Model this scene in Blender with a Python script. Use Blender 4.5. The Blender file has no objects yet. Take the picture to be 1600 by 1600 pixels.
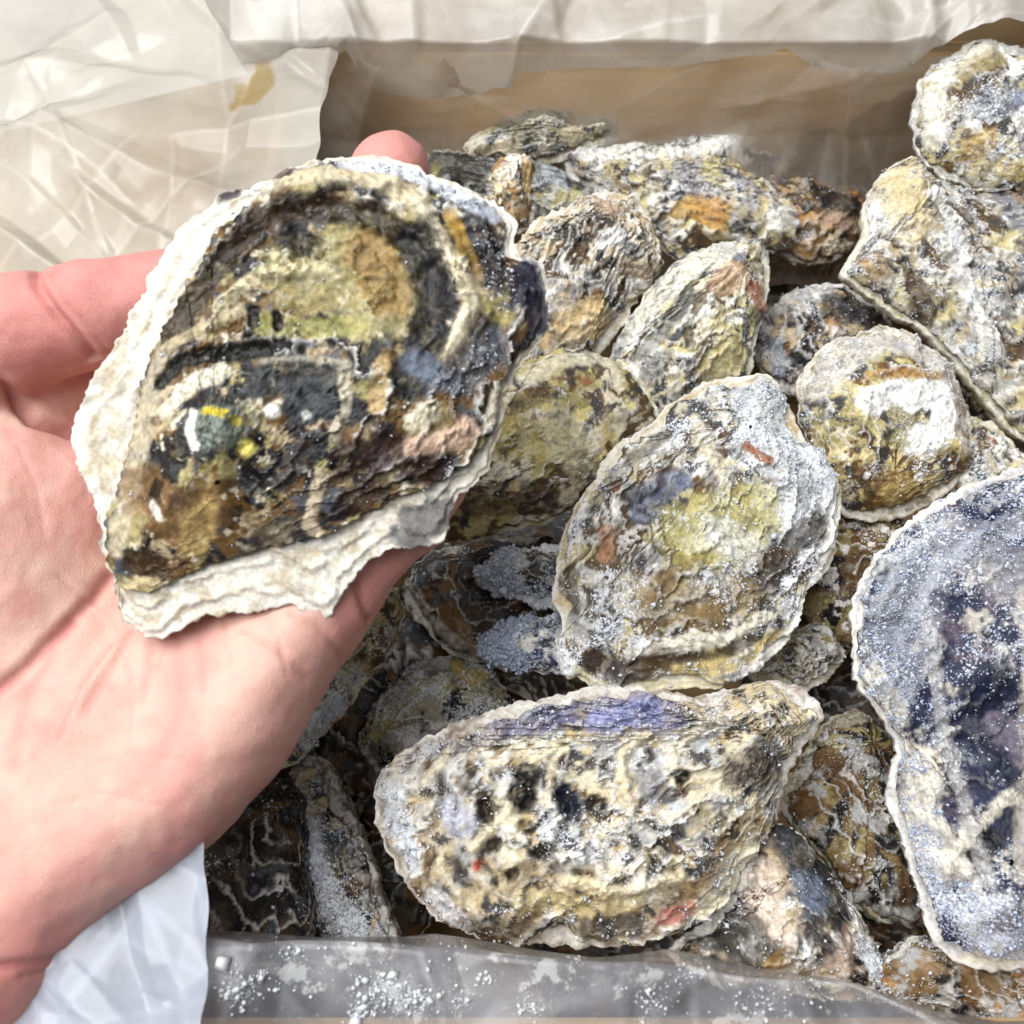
import bpy, math, random
import numpy as np
from mathutils import Vector, Matrix

random.seed(7)
RNG = np.random.default_rng(11)
scene = bpy.context.scene
COL = scene.collection

# ------------------------------------------------------------------ camera
CAM = np.array((0.0, -0.16, 0.2771))
PITCH = math.radians(30)
FWD = np.array((0.0, math.sin(PITCH), -math.cos(PITCH)))
UPV = np.array((0.0, math.cos(PITCH), math.sin(PITCH)))
RGT = np.array((1.0, 0.0, 0.0))
FPX = 1604.0
cam_data = bpy.data.cameras.new('camera')
cam = bpy.data.objects.new('camera', cam_data)
COL.objects.link(cam)
cam.location = CAM
cam.rotation_euler = (PITCH, 0, 0)
cam_data.sensor_width = 36
cam_data.lens = 36 * FPX / 1600
cam_data.clip_start = 0.005
cam_data.clip_end = 50
cam_data.dof.use_dof = True
cam_data.dof.focus_distance = 0.285
cam_data.dof.aperture_fstop = 18
scene.camera = cam

# ------------------------------------------------------------------ world, lamps, exposure
world = bpy.data.worlds.new('World')
scene.world = world
world.use_nodes = True
wb = world.node_tree.nodes['Background']
wb.inputs[0].default_value = (0.86, 0.93, 1.0, 1)
wb.inputs[1].default_value = 0.06


def area_lamp(name, loc, target, sx, sy, watts, col):
    d = bpy.data.lights.new(name, 'AREA')
    d.shape = 'RECTANGLE'
    d.size = sx
    d.size_y = sy
    d.energy = watts
    d.color = col
    o = bpy.data.objects.new(name, d)
    COL.objects.link(o)
    o.location = loc
    o.rotation_euler = (Vector(target) - Vector(loc)).to_track_quat('-Z', 'Y').to_euler()
    return o


area_lamp('ceiling_and_fill_lamp', (-0.50, 0.06, 1.2), (0, 0, 0), 1.35, 1.05, 37, (1.0, 0.99, 0.98))
area_lamp('ceiling_and_fill_lamp', (0.55, -0.45, 1.5), (0, 0, 0), 1.2, 0.25, 3, (0.93, 0.97, 1.0))  # weak fill lamp added to lift the shade, not a fixture
scene.view_settings.view_transform = 'Standard'
scene.view_settings.look = 'None'
scene.view_settings.gamma = 1.0
scene.view_settings.exposure = 0.04
scene.render.engine = 'CYCLES'
scene.cycles.use_denoising = True
scene.cycles.max_bounces = 8
scene.cycles.transparent_max_bounces = 12

# ------------------------------------------------------------------ maths helpers


def ray(u, v):
    return FWD + RGT * ((u - 800) / FPX) + UPV * ((800 - v) / FPX)


def hit(u, v, p0, n):
    d = ray(u, v)
    return CAM + d * (np.dot(p0 - CAM, n) / np.dot(d, n))


def at_z(u, v, z):
    return hit(u, v, np.array((0, 0, z)), np.array((0, 0, 1.0)))


def at_y(u, v, y):
    return hit(u, v, np.array((0, y, 0)), np.array((0, 1.0, 0)))


def at_x(u, v, x):
    return hit(u, v, np.array((x, 0, 0)), np.array((1.0, 0, 0)))


def unit(a):
    a = np.asarray(a, float)
    return a / np.linalg.norm(a)


TAB = RNG.random((64, 64, 64)).astype(np.float32)


def vnoise(x, y, z):
    xi = np.floor(x).astype(np.int64); yi = np.floor(y).astype(np.int64); zi = np.floor(z).astype(np.int64)
    fx = x - xi; fy = y - yi; fz = z - zi
    fx = fx * fx * (3 - 2 * fx); fy = fy * fy * (3 - 2 * fy); fz = fz * fz * (3 - 2 * fz)
    x0 = xi & 63; x1 = (xi + 1) & 63; y0 = yi & 63; y1 = (yi + 1) & 63; z0 = zi & 63; z1 = (zi + 1) & 63
    a = TAB[x0, y0, z0] * (1 - fx) + TAB[x1, y0, z0] * fx
    b = TAB[x0, y1, z0] * (1 - fx) + TAB[x1, y1, z0] * fx
    c = TAB[x0, y0, z1] * (1 - fx) + TAB[x1, y0, z1] * fx
    d = TAB[x0, y1, z1] * (1 - fx) + TAB[x1, y1, z1] * fx
    a = a * (1 - fy) + b * fy
    c = c * (1 - fy) + d * fy
    return a * (1 - fz) + c * fz


def fbm(x, y, z, octv=4, rough=0.55):
    s = 0.0; a = 1.0; tot = 0.0; f = 1.0
    for i in range(octv):
        s = s + a * vnoise(x * f + 13.7 * i, y * f + 7.1 * i, z * f + 3.3 * i)
        tot += a; a *= rough; f *= 2.03
    return (s / tot - 0.5) * 1.55 + 0.5


def sstep(a, b, x):
    t = np.clip((x - a) / (b - a), 0, 1)
    return t * t * (3 - 2 * t)


def spline(pts, n):
    """closed centripetal-ish Catmull-Rom through pts, resampled to n points of equal arc length"""
    p = np.asarray(pts, float)
    k = len(p)
    out = []
    for i in range(k):
        p0, p1, p2, p3 = p[(i - 1) % k], p[i], p[(i + 1) % k], p[(i + 2) % k]
        t = np.linspace(0, 1, 14, endpoint=False)[:, None]
        m1 = (p2 - p0) * 0.42; m2 = (p3 - p1) * 0.42
        h = (2 * t**3 - 3 * t**2 + 1) * p1 + (t**3 - 2 * t**2 + t) * m1 + (-2 * t**3 + 3 * t**2) * p2 + (t**3 - t**2) * m2
        out.append(h)
    q = np.vstack(out)
    q = np.vstack([q, q[:1]])
    L = np.concatenate([[0], np.cumsum(np.linalg.norm(np.diff(q, axis=0), axis=1))])
    s = np.linspace(0, L[-1], n, endpoint=False)
    return np.stack([np.interp(s, L, q[:, i]) for i in range(q.shape[1])], 1)


def poly_dist(P, line):
    """distance of points P (n,2) to an open polyline"""
    line = np.asarray(line, float)
    if len(line) == 1:
        return np.linalg.norm(P - line[0], axis=1)
    best = np.full(len(P), 1e9)
    for a, b in zip(line[:-1], line[1:]):
        ab = b - a
        t = np.clip(((P - a) @ ab) / max(ab @ ab, 1e-12), 0, 1)
        best = np.minimum(best, np.linalg.norm(P - (a + t[:, None] * ab), axis=1))
    return best


def poly_sdf(P, poly):
    """signed distance to a closed polygon, negative inside"""
    poly = np.asarray(poly, float)
    d = poly_dist(P, np.vstack([poly, poly[:1]]))
    inside = np.zeros(len(P), bool)
    j = len(poly) - 1
    for i in range(len(poly)):
        xi, yi = poly[i]; xj, yj = poly[j]
        c = ((yi > P[:, 1]) != (yj > P[:, 1])) & (P[:, 0] < (xj - xi) * (P[:, 1] - yi) / (yj - yi + 1e-15) + xi)
        inside ^= c
        j = i
    return np.where(inside, -d, d)


# ------------------------------------------------------------------ object helpers


def mesh_object(name, verts, faces, mat, parent=None, cols=None, smooth=True, extra=None):
    me = bpy.data.meshes.new(name)
    verts = np.asarray(verts, np.float32)
    faces = np.asarray(faces, np.int32)
    nf, k = faces.shape
    me.vertices.add(len(verts))
    me.vertices.foreach_set('co', verts.ravel())
    me.loops.add(nf * k)
    me.loops.foreach_set('vertex_index', faces.ravel())
    me.polygons.add(nf)
    me.polygons.foreach_set('loop_start', np.arange(0, nf * k, k, dtype=np.int32))
    me.polygons.foreach_set('loop_total', np.full(nf, k, np.int32))
    if smooth:
        me.polygons.foreach_set('use_smooth', np.ones(nf, bool))
    me.update(calc_edges=True)
    me.validate()
    if cols is not None:
        a = me.color_attributes.new('Col', 'FLOAT_COLOR', 'POINT')
        c = np.ones((len(verts), 4), np.float32)
        c[:, :cols.shape[1]] = cols
        a.data.foreach_set('color', c.ravel())
    for key, val in (extra or {}).items():
        a = me.attributes.new(key, 'FLOAT', 'POINT')
        a.data.foreach_set('value', np.asarray(val, np.float32))
    me.materials.append(mat)
    o = bpy.data.objects.new(name, me)
    COL.objects.link(o)
    if parent is not None:
        o.parent = parent
    return o


def frame_matrix(o, ex, ey, n):
    m = Matrix.Identity(4)
    for i in range(3):
        m[i][0] = ex[i]; m[i][1] = ey[i]; m[i][2] = n[i]; m[i][3] = o[i]
    return m


def empty(name, mat, label, cat, group=None):
    o = bpy.data.objects.new(name, None)
    o.empty_display_size = 0.01
    COL.objects.link(o)
    o.matrix_world = mat
    o['label'] = label
    o['category'] = cat
    if group:
        o['group'] = group
    return o


def grid_faces(nr, nc, closed):
    i = np.arange(nr - 1)[:, None]
    j = np.arange(nc if closed else nc - 1)[None, :]
    jn = (j + 1) % nc
    return np.stack([i * nc + j, i * nc + jn, (i + 1) * nc + jn, (i + 1) * nc + j], -1).reshape(-1, 4)


# ------------------------------------------------------------------ materials


class NT:
    def __init__(self, name):
        self.m = bpy.data.materials.new(name)
        self.m.use_nodes = True
        self.t = self.m.node_tree
        self.t.nodes.clear()

    def n(self, typ, **kw):
        nd = self.t.nodes.new(typ)
        for k, v in kw.items():
            if k.startswith('i_'):
                key = k[2:].replace('_', ' ')
                nd.inputs[key].default_value = v
            else:
                setattr(nd, k, v)
        return nd

    def l(self, a, b):
        self.t.links.new(a, b)

    def noise(self, vec, scale, detail=4, rough=0.6):
        nd = self.n('ShaderNodeTexNoise')
        nd.inputs['Scale'].default_value = scale
        nd.inputs['Detail'].default_value = detail
        nd.inputs['Roughness'].default_value = rough
        self.l(vec, nd.inputs['Vector'])
        return nd.outputs['Fac']

    def maprange(self, val, a, b, c, d):
        nd = self.n('ShaderNodeMapRange')
        for i, x in zip((1, 2, 3, 4), (a, b, c, d)):
            nd.inputs[i].default_value = x
        self.l(val, nd.inputs[0])
        return nd.outputs[0]

    def math(self, op, a, b):
        nd = self.n('ShaderNodeMath', operation=op)
        for i, x in enumerate((a, b)):
            if isinstance(x, (int, float)):
                nd.inputs[i].default_value = x
            else:
                self.l(x, nd.inputs[i])
        return nd.outputs[0]

    def mix(self, fac, a, b, blend='MIX'):
        nd = self.n('ShaderNodeMix', data_type='RGBA', blend_type=blend)
        for sock, x in ((nd.inputs[0], fac), (nd.inputs[6], a), (nd.inputs[7], b)):
            if isinstance(x, (int, float)):
                sock.default_value = x
            elif isinstance(x, tuple):
                sock.default_value = x if len(x) == 4 else (*x, 1)
            else:
                self.l(x, sock)
        return nd.outputs[2]

    def out(self, sh):
        o = self.n('ShaderNodeOutputMaterial')
        self.l(sh, o.inputs['Surface'])
        return self.m


def shell_material():
    t = NT('oyster_shell')
    co = t.n('ShaderNodeTexCoord').outputs['Object']
    col = t.n('ShaderNodeAttribute', attribute_name='Col').outputs['Color']
    rime = t.n('ShaderNodeAttribute', attribute_name='rime').outputs['Fac']
    wet = t.n('ShaderNodeAttribute', attribute_name='wet').outputs['Fac']
    n1 = t.noise(co, 900, 5, 0.65)
    n2 = t.noise(co, 1250, 4, 0.65)
    k = t.maprange(n1, 0.3, 0.72, 0.68, 1.25)
    g = t.n('ShaderNodeCombineColor')
    for i in range(3):
        t.l(k, g.inputs[i])
    c = t.mix(1.0, col, g.outputs[0], 'MULTIPLY')
    # frost film clinging in specks
    sp = t.math('ADD', t.maprange(n2, 0.3, 0.75, 0, 1), rime)
    sp = t.maprange(sp, 0.95, 1.12, 0, 0.85)
    c = t.mix(sp, c, (0.72, 0.76, 0.82))
    bs = t.n('ShaderNodeBsdfPrincipled')
    t.l(c, bs.inputs['Base Color'])
    r = t.maprange(wet, 0, 1, 0.72, 0.2)
    t.l(r, bs.inputs['Roughness'])
    bs.inputs['Specular IOR Level'].default_value = 0.24
    h = t.math('ADD', t.math('MULTIPLY', n1, 1.0), t.math('MULTIPLY', n2, 0.5))
    b = t.n('ShaderNodeBump')
    b.inputs['Strength'].default_value = 0.6
    b.inputs['Distance'].default_value = 0.0004
    t.l(h, b.inputs['Height'])
    t.l(b.outputs[0], bs.inputs['Normal'])
    return t.out(bs.outputs[0])


def frost_material():
    t = NT('frost_crystals')
    col = t.n('ShaderNodeAttribute', attribute_name='Col').outputs['Color']
    bs = t.n('ShaderNodeBsdfPrincipled')
    t.l(col, bs.inputs['Base Color'])
    bs.inputs['Roughness'].default_value = 0.1
    bs.inputs['Specular IOR Level'].default_value = 0.5
    tr = t.n('ShaderNodeBsdfTranslucent')
    t.l(col, tr.inputs[0])
    mx = t.n('ShaderNodeMixShader')
    mx.inputs[0].default_value = 0.3
    t.l(bs.outputs[0], mx.inputs[1]); t.l(tr.outputs[0], mx.inputs[2])
    return t.out(mx.outputs[0])


def skin_material():
    t = NT('skin')
    co = t.n('ShaderNodeTexCoord').outputs['Object']
    col = t.n('ShaderNodeAttribute', attribute_name='Col').outputs['Color']
    n1 = t.noise(co, 1.6, 4, 0.55)
    g = t.mix(t.maprange(n1, 0.4, 0.7, 0, 0.3), col, (0.60, 0.27, 0.23), 'MIX')
    bs = t.n('ShaderNodeBsdfPrincipled')
    t.l(g, bs.inputs['Base Color'])
    bs.inputs['Roughness'].default_value = 0.48
    bs.inputs['Specular IOR Level'].default_value = 0.35
    bs.inputs['Subsurface Weight'].default_value = 0.35
    bs.inputs['Subsurface Radius'].default_value = (1.0, 0.35, 0.2)
    bs.inputs['Subsurface Scale'].default_value = 0.004
    # fine skin lines
    vo = t.n('ShaderNodeTexVoronoi', feature='DISTANCE_TO_EDGE')
    vo.inputs['Scale'].default_value = 11
    vo.inputs['Randomness'].default_value = 1
    nz = t.n('ShaderNodeTexNoise'); nz.inputs['Scale'].default_value = 6
    t.l(co, nz.inputs['Vector'])
    wv = t.mix(0.12, co, nz.outputs['Color'], 'ADD')
    t.l(wv, vo.inputs['Vector'])
    ln = t.maprange(vo.outputs[0], 0, 0.12, 0, 1)
    n2 = t.noise(co, 30, 3, 0.6)
    h = t.math('ADD', t.math('MULTIPLY', ln, 0.35), t.math('MULTIPLY', n2, 0.6))
    b = t.n('ShaderNodeBump')
    b.inputs['Strength'].default_value = 0.24
    b.inputs['Distance'].default_value = 0.03
    t.l(h, b.inputs['Height'])
    t.l(b.outputs[0], bs.inputs['Normal'])
    return t.out(bs.outputs[0])


def film_material(name, op_lo, op_hi, tint, scale=35, frost=0.0, rough=0.22):
    """milky polythene film: part clear, part diffuse and translucent, with a sheen; frost adds rime patches"""
    t = NT(name)
    co = t.n('ShaderNodeTexCoord').outputs['Object']
    n1 = t.noise(co, scale, 5, 0.6)
    op = t.maprange(n1, 0.32, 0.7, op_lo, op_hi)
    cr = t.n('ShaderNodeAttribute', attribute_name='crease').outputs['Fac']
    op = t.math('MINIMUM', t.math('ADD', op, t.math('MULTIPLY', cr, 0.16)), 1.0)
    st = t.n('ShaderNodeAttribute', attribute_name='stain').outputs['Fac']
    tint = t.mix(st, tint, (0.55, 0.38, 0.09))
    colr = tint
    if frost > 0:
        n3 = t.noise(co, 75, 6, 0.68)
        fr = t.maprange(n3, 0.62 - frost, 0.66 - frost, 0, 1)
        n4 = t.noise(co, 420, 3, 0.6)
        fr2 = t.maprange(n4, 0.66, 0.69, 0, 0.8)
        fr = t.math('MAXIMUM', fr, fr2)
        op = t.math('MAXIMUM', op, t.math('MULTIPLY', fr, 0.6))
        colr = t.mix(fr, tint, (0.86, 0.88, 0.9))
    df = t.n('ShaderNodeBsdfDiffuse'); tl = t.n('ShaderNodeBsdfTranslucent')
    for nd in (df, tl):
        if isinstance(colr, tuple):
            nd.inputs[0].default_value = (*colr, 1)
        else:
            t.l(colr, nd.inputs[0])
    m1 = t.n('ShaderNodeMixShader'); m1.inputs[0].default_value = 0.4
    t.l(df.outputs[0], m1.inputs[1]); t.l(tl.outputs[0], m1.inputs[2])
    tp = t.n('ShaderNodeBsdfTransparent')
    m2 = t.n('ShaderNodeMixShader')
    t.l(op, m2.inputs[0]); t.l(tp.outputs[0], m2.inputs[1]); t.l(m1.outputs[0], m2.inputs[2])
    gl = t.n('ShaderNodeBsdfGlossy'); gl.inputs['Roughness'].default_value = rough
    gl.inputs[0].default_value = (0.6, 0.6, 0.6, 1)
    fz = t.n('ShaderNodeFresnel'); fz.inputs[0].default_value = 1.45
    nb = t.noise(co, 140, 4, 0.55)
    b = t.n('ShaderNodeBump'); b.inputs['Strength'].default_value = 0.2; b.inputs['Distance'].default_value = 0.001
    t.l(nb, b.inputs['Height'])
    for nd in (gl, fz, df):
        t.l(b.outputs[0], nd.inputs['Normal'])
    m3 = t.n('ShaderNodeMixShader')
    t.l(fz.outputs[0], m3.inputs[0]); t.l(m2.outputs[0], m3.inputs[1]); t.l(gl.outputs[0], m3.inputs[2])
    return t.out(m3.outputs[0])


def card_material():
    t = NT('kraft_cardboard')
    co = t.n('ShaderNodeTexCoord').outputs['Object']
    mp = t.n('ShaderNodeMapping'); mp.inputs['Scale'].default_value = (40, 220, 220)
    t.l(co, mp.inputs[0])
    n1 = t.noise(mp.outputs[0], 1.0, 5, 0.6)
    n2 = t.noise(co, 18, 3, 0.5)
    c = t.mix(t.maprange(n1, 0.3, 0.7, 0, 1), (0.40, 0.265, 0.135), (0.49, 0.34, 0.185))
    c = t.mix(t.maprange(n2, 0.4, 0.75, 0, 0.45), c, (0.32, 0.205, 0.10))
    bs = t.n('ShaderNodeBsdfPrincipled')
    t.l(c, bs.inputs['Base Color'])
    bs.inputs['Roughness'].default_value = 0.85
    return t.out(bs.outputs[0])


def plain_material(name, col, rough=0.7):
    t = NT(name)
    co = t.n('ShaderNodeTexCoord').outputs['Object']
    n1 = t.noise(co, 60, 4, 0.6)
    c = t.mix(t.maprange(n1, 0.3, 0.7, 0, 0.35), col, tuple(x * 0.6 for x in col))
    bs = t.n('ShaderNodeBsdfPrincipled')
    t.l(c, bs.inputs['Base Color'])
    bs.inputs['Roughness'].default_value = rough
    return t.out(bs.outputs[0])


M_SHELL = shell_material()
M_FROST = frost_material()
M_SKIN = skin_material()
M_CARD = card_material()
M_LINER = film_material('liner_film', 0.08, 0.5, (0.72, 0.68, 0.62))
M_FOLD = film_material('doubled_liner_film', 0.5, 0.9, (0.80, 0.78, 0.735))
M_SIDE = film_material('loose_liner_film', 0.42, 0.88, (0.80, 0.765, 0.68), 16)
M_ICY = film_material('frosted_liner_film', 0.22, 0.5, (0.64, 0.66, 0.71), 50, 0.075)
M_BLUE = film_material('cold_liner_film', 0.66, 0.88, (0.58, 0.63, 0.74), 40)

# ------------------------------------------------------------------ cardboard box
ZR = 0.040                      # height of the box rim above the oysters
Y_BACK = 0.168
P_LF = at_z(335, 1450, 0.034)
X_LEFT = float(P_LF[0]) - 0.013
Y_FRONT = float(at_z(700, 1585, 0.024)[1])
X_RIGHT = 0.235
Z_BOT = -0.105
TH = 0.005

table_bm = [(-1.2, -1.0, Z_BOT - 0.012), (1.2, -1.0, Z_BOT - 0.012), (1.2, 1.4, Z_BOT - 0.012), (-1.2, 1.4, Z_BOT - 0.012)]
tb = mesh_object('table_top', table_bm, [(0, 1, 2, 3)], plain_material('grey_table', (0.42, 0.41, 0.39), 0.5), smooth=False)
tb['kind'] = 'structure'

box = empty('cardboard_box', Matrix.Translation((0.02, 0.02, Z_BOT)), 'brown cardboard box holding the oysters inside its plastic liner', 'box')


def card_panel(name, x0, x1, y0, y1, z0, z1):
    v = [(x, y, z) for z in (z0, z1) for y in (y0, y1) for x in (x0, x1)]
    v = np.array(v) - np.array((0.02, 0.02, Z_BOT))
    f = [(0, 2, 3, 1), (4, 5, 7, 6), (0, 1, 5, 4), (2, 6, 7, 3), (0, 4, 6, 2), (1, 3, 7, 5)]
    return mesh_object(name, v, f, M_CARD, box, smooth=False)


card_panel('wall', X_LEFT - TH, X_RIGHT, Y_BACK, Y_BACK + TH, Z_BOT, ZR)
card_panel('wall', X_LEFT - TH, X_LEFT, Y_FRONT, Y_BACK - 0.0005, Z_BOT, ZR - 0.006)
card_panel('wall', X_LEFT - TH, X_RIGHT, Y_FRONT - TH, Y_FRONT - 0.0005, Z_BOT, 0.022)
card_panel('wall', X_RIGHT + 0.0005, X_RIGHT + TH, Y_FRONT - TH, Y_BACK + TH, Z_BOT, ZR)
card_panel('base', X_LEFT - TH, X_RIGHT + TH, Y_FRONT - TH, Y_BACK + TH, Z_BOT - 0.006, Z_BOT - 0.0005)


def tilt_panel(name, quad, th=0.004):
    q = np.array(quad)
    n = unit(np.cross(q[1] - q[0], q[3] - q[0]))
    v = np.vstack([q, q - n * th]) - np.array((0.02, 0.02, Z_BOT))
    f = [(0, 1, 2, 3), (7, 6, 5, 4), (0, 4, 5, 1), (1, 5, 6, 2), (2, 6, 7, 3), (3, 7, 4, 0)]
    return mesh_object(name, v, f, M_CARD, box, smooth=False)


tilt_panel('flap', [(X_LEFT, Y_BACK + TH + 0.001, ZR), (X_RIGHT, Y_BACK + TH + 0.001, ZR), (X_RIGHT, Y_BACK + 0.13, ZR + 0.01), (X_LEFT, Y_BACK + 0.13, ZR + 0.01)])
tilt_panel('flap', [(X_LEFT - 0.13, Y_FRONT, 0.002), (X_LEFT - TH - 0.001, Y_FRONT, ZR - 0.006), (X_LEFT - TH - 0.001, Y_BACK, ZR - 0.006), (X_LEFT - 0.13, Y_BACK, 0.002)])
tilt_panel('flap', [(X_LEFT, Y_FRONT - 0.1, -0.03), (X_RIGHT, Y_FRONT - 0.1, -0.03), (X_RIGHT, Y_FRONT - TH - 0.001, 0.021), (X_LEFT, Y_FRONT - TH - 0.001, 0.021)])

# ------------------------------------------------------------------ plastic liner
liner = empty('plastic_liner', Matrix.Translation((0.02, 0.02, 0)), 'crumpled translucent plastic bag lining the cardboard box', 'plastic bag')
LOFF = np.array((0.02, 0.02, 0.0))


def crumple(x, y, seed, k=34):
    """a net of straight folds of different width and height, each fading out at its ends"""
    r = np.random.default_rng(seed)
    h = np.zeros_like(x); cr = np.zeros_like(x)
    for i in range(k):
        a = r.uniform(0, math.pi)
        cx, cy = r.uniform(x.min(), x.max()), r.uniform(y.min(), y.max())
        dx, dy = x - cx, y - cy
        al = dx * math.cos(a) + dy * math.sin(a)
        d = -dx * math.sin(a) + dy * math.cos(a) + (al ** 2) * r.uniform(-4, 4)
        L = r.uniform(0.02, 0.09); w = r.uniform(0.003, 0.022) * (1 - 0.6 * np.clip(np.abs(al) / L, 0, 1))
        m = 1 - sstep(0.55 * L, L, np.abs(al))
        sl = r.uniform(0.05, 0.30) * r.choice((1, 1, -1))
        asym = np.where(d > 0, 1.0, r.uniform(0.3, 1.0))
        h += sl * np.maximum(0, w - np.abs(d) / asym) * m
        cr = np.maximum(cr, m * (1 - sstep(0.0002, 0.0018, np.abs(d))) * r.uniform(0.2, 1.0))
    return h, cr


def sheet(name, P, mat, amp, seed, up, stain=None):
    """P (nr,nc,3): sheet of film, crumpled along `up`"""
    nr, nc, _ = P.shape
    a = np.cumsum(np.linalg.norm(np.diff(P[:, nc // 2], axis=0, prepend=P[:1, nc // 2]), axis=1))
    b = np.cumsum(np.linalg.norm(np.diff(P[nr // 2], axis=0, prepend=P[nr // 2, :1]), axis=1))
    X = np.broadcast_to(b[None, :], (nr, nc)).ravel().astype(float)
    Y = np.broadcast_to(a[:, None], (nr, nc)).ravel().astype(float)
    h, cr = crumple(X, Y, seed)
    h = h * amp + (fbm(X * 22, Y * 22, np.full_like(X, seed * 1.3), 2) - 0.5) * amp * 0.010
    h = h - h.min()
    V = P.reshape(-1, 3) + h[:, None] * unit(up)[None, :]
    return mesh_object(name, V - LOFF, grid_faces(nr, nc, False), mat, liner, None, True, {'crease': cr, 'stain': np.zeros(len(X)) if stain is None else stain.ravel()})


def interp_line(pts, xs):
    pts = np.array(pts, float)
    return np.interp(xs, pts[:, 0], pts[:, 1])


# film lying against the inside of the back wall, down behind the oysters
us = np.linspace(440, 1760, 220)
P = np.array([[at_y(u, v, Y_BACK - 0.004 - 0.02 * max(0, (v - 190) / 200)) for u in us] for v in np.linspace(420, 72, 90)])
sheet('back_sheet', P, M_LINER, 1.2, 3, (0, -1, 0.3))

# doubled film folded over the back rim: hangs down in front of the wall by a ragged edge
edge = [(280, -90), (340, 40), (410, 150), (470, 222), (488, 160), (545, 94), (575, 140), (610, 160), (700, 172), (740, 168), (800, 158), (812, 128), (910, 125), (1050, 117),
        (1185, 106), (1215, 92), (1270, 124), (1400, 130), (1440, 92), (1520, 54), (1560, 46), (1620, 52), (1760, 40)]
us = np.linspace(280, 1760, 290)
vlow = interp_line(edge, us) + (fbm(us * 0.02, us * 0, us * 0, 3) - 0.5) * 10
rows = []
for k in range(70):
    t = k / 69
    row = []
    for u, vl in zip(us, vlow):
        v = vl + (-120 - vl) * t
        rim = min(vl, 80)
        if v > rim:
            row.append(at_y(u, v, Y_BACK - 0.011))
        else:
            pr = at_y(u, rim, Y_BACK - 0.011)
            row.append(hit(u, v, pr, unit((0, -0.35, 1))))
    rows.append(row)
sheet('rim_fold', np.array(rows), M_FOLD, 1.0, 5, (0, -0.6, 1))

# loose film over the left rim and flap
us = np.linspace(-60, 640, 240); vs = np.linspace(-140, 560, 240)
P = np.zeros((len(vs), len(us), 3))
for i, v in enumerate(vs):
    for j, u in enumerate(us):
        u = min(u, 512 + (v - 200) * (335 - 505) / 1250 + 8 * math.sin(v * 0.021) + 2 * math.sin(v * 0.11 + 1))
        ul = 505 + (v - 200) * (335 - 505) / 1250        # the rim line of the left wall
        if u < ul:
            P[i, j] = hit(u, v, np.array((X_LEFT, 0, ZR + 0.002)), unit((-0.14, 0, 1)))
        else:
            pr = hit(ul, v, np.array((X_LEFT, 0, ZR + 0.002)), unit((-0.14, 0, 1)))
            P[i, j] = hit(u, v, pr, unit((1, -0.9, 0.55)))
UU, VV = np.meshgrid(us, vs)
sd_ = poly_dist(np.stack([UU.ravel(), VV.ravel()], 1), [(408, 105), (418, 140), (405, 162), (375, 165)]) + (fbm(UU.ravel() * 0.05, VV.ravel() * 0.05, UU.ravel() * 0, 4) - 0.5) * 26
sheet('side_sheet', P[::-1], M_SIDE, 1.3, 8, (0.1, -0.2, 1), (0.75 * (1 - sstep(8, 20, sd_))).reshape(len(vs), len(us))[::-1])

# stiff frosted band of film standing above the front wall
top = [(300, 1446), (332, 1449), (600, 1462), (800, 1474), (935, 1482), (1100, 1497), (1250, 1512), (1330, 1525), (1420, 1556), (1500, 1588), (1600, 1602), (1700, 1600)]
us = np.linspace(300, 1700, 300)
vt = interp_line(top, us)
rows = []
for k in range(50):
    t = k / 49
    row = []
    for u, v0 in zip(us, vt):
        pt = at_z(u, v0, 0.034)
        pb = at_y(u, 1590 + 40, Y_FRONT - TH - 0.004)
        pb = np.array((pt[0] * 1.0, Y_FRONT - 0.05, 0.006))
        if t < 0.14:                       # inner side of the fold, goes back down into the box
            s = 1 - t / 0.14
            row.append(pt + np.array((0, 0.0035, -0.018)) * s)
        else:
            s = (t - 0.14) / 0.86
            q = pt * (1 - s) + pb * s
            q[2] += 0.004 * math.sin(math.pi * s)
            row.append(q)
    rows.append(row)
front_fold = sheet('front_fold', np.array(rows)[::-1], M_ICY, 1.0, 12, (0, -0.5, 1))

# bluish film hanging over the near corner, below the wrist
us = np.linspace(-20, 338, 110); vs = np.linspace(1240, 1660, 120)
P = np.zeros((len(vs), len(us), 3))
for i, v in enumerate(vs):
    for j, u in enumerate(us):
        uu = min(u, 338 - (v - 1300) * 0.035 + 3 * math.sin(v * 0.05))
        b = (338 - uu) / 338
        p0 = np.array((X_LEFT, 0, ZR))
        P[i, j] = hit(uu, v, p0, unit((-0.2, 0, 1)))
sheet('corner_sheet', P[::-1], M_BLUE, 0.6, 21, (-0.2, -0.3, 1))

# ------------------------------------------------------------------ oysters
CREAM = (0.70, 0.64, 0.49); WHITE = (0.84, 0.83, 0.79); OLIVE = (0.36, 0.315, 0.14); YEL = (0.55, 0.48, 0.25)
BROWN = (0.13, 0.07, 0.026); DARK = (0.014, 0.013, 0.013); SLATE = (0.075, 0.083, 0.096); GREY = (0.36, 0.36, 0.35)
RUST = (0.30, 0.11, 0.055); NAVY = (0.05, 0.06, 0.14); PURP = (0.12, 0.085, 0.13); TAN = (0.46, 0.37, 0.23); BLUE = (0.45, 0.52, 0.68)
MAROON = (0.055, 0.025, 0.022); ORANGE = (0.42, 0.24, 0.09)


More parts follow.
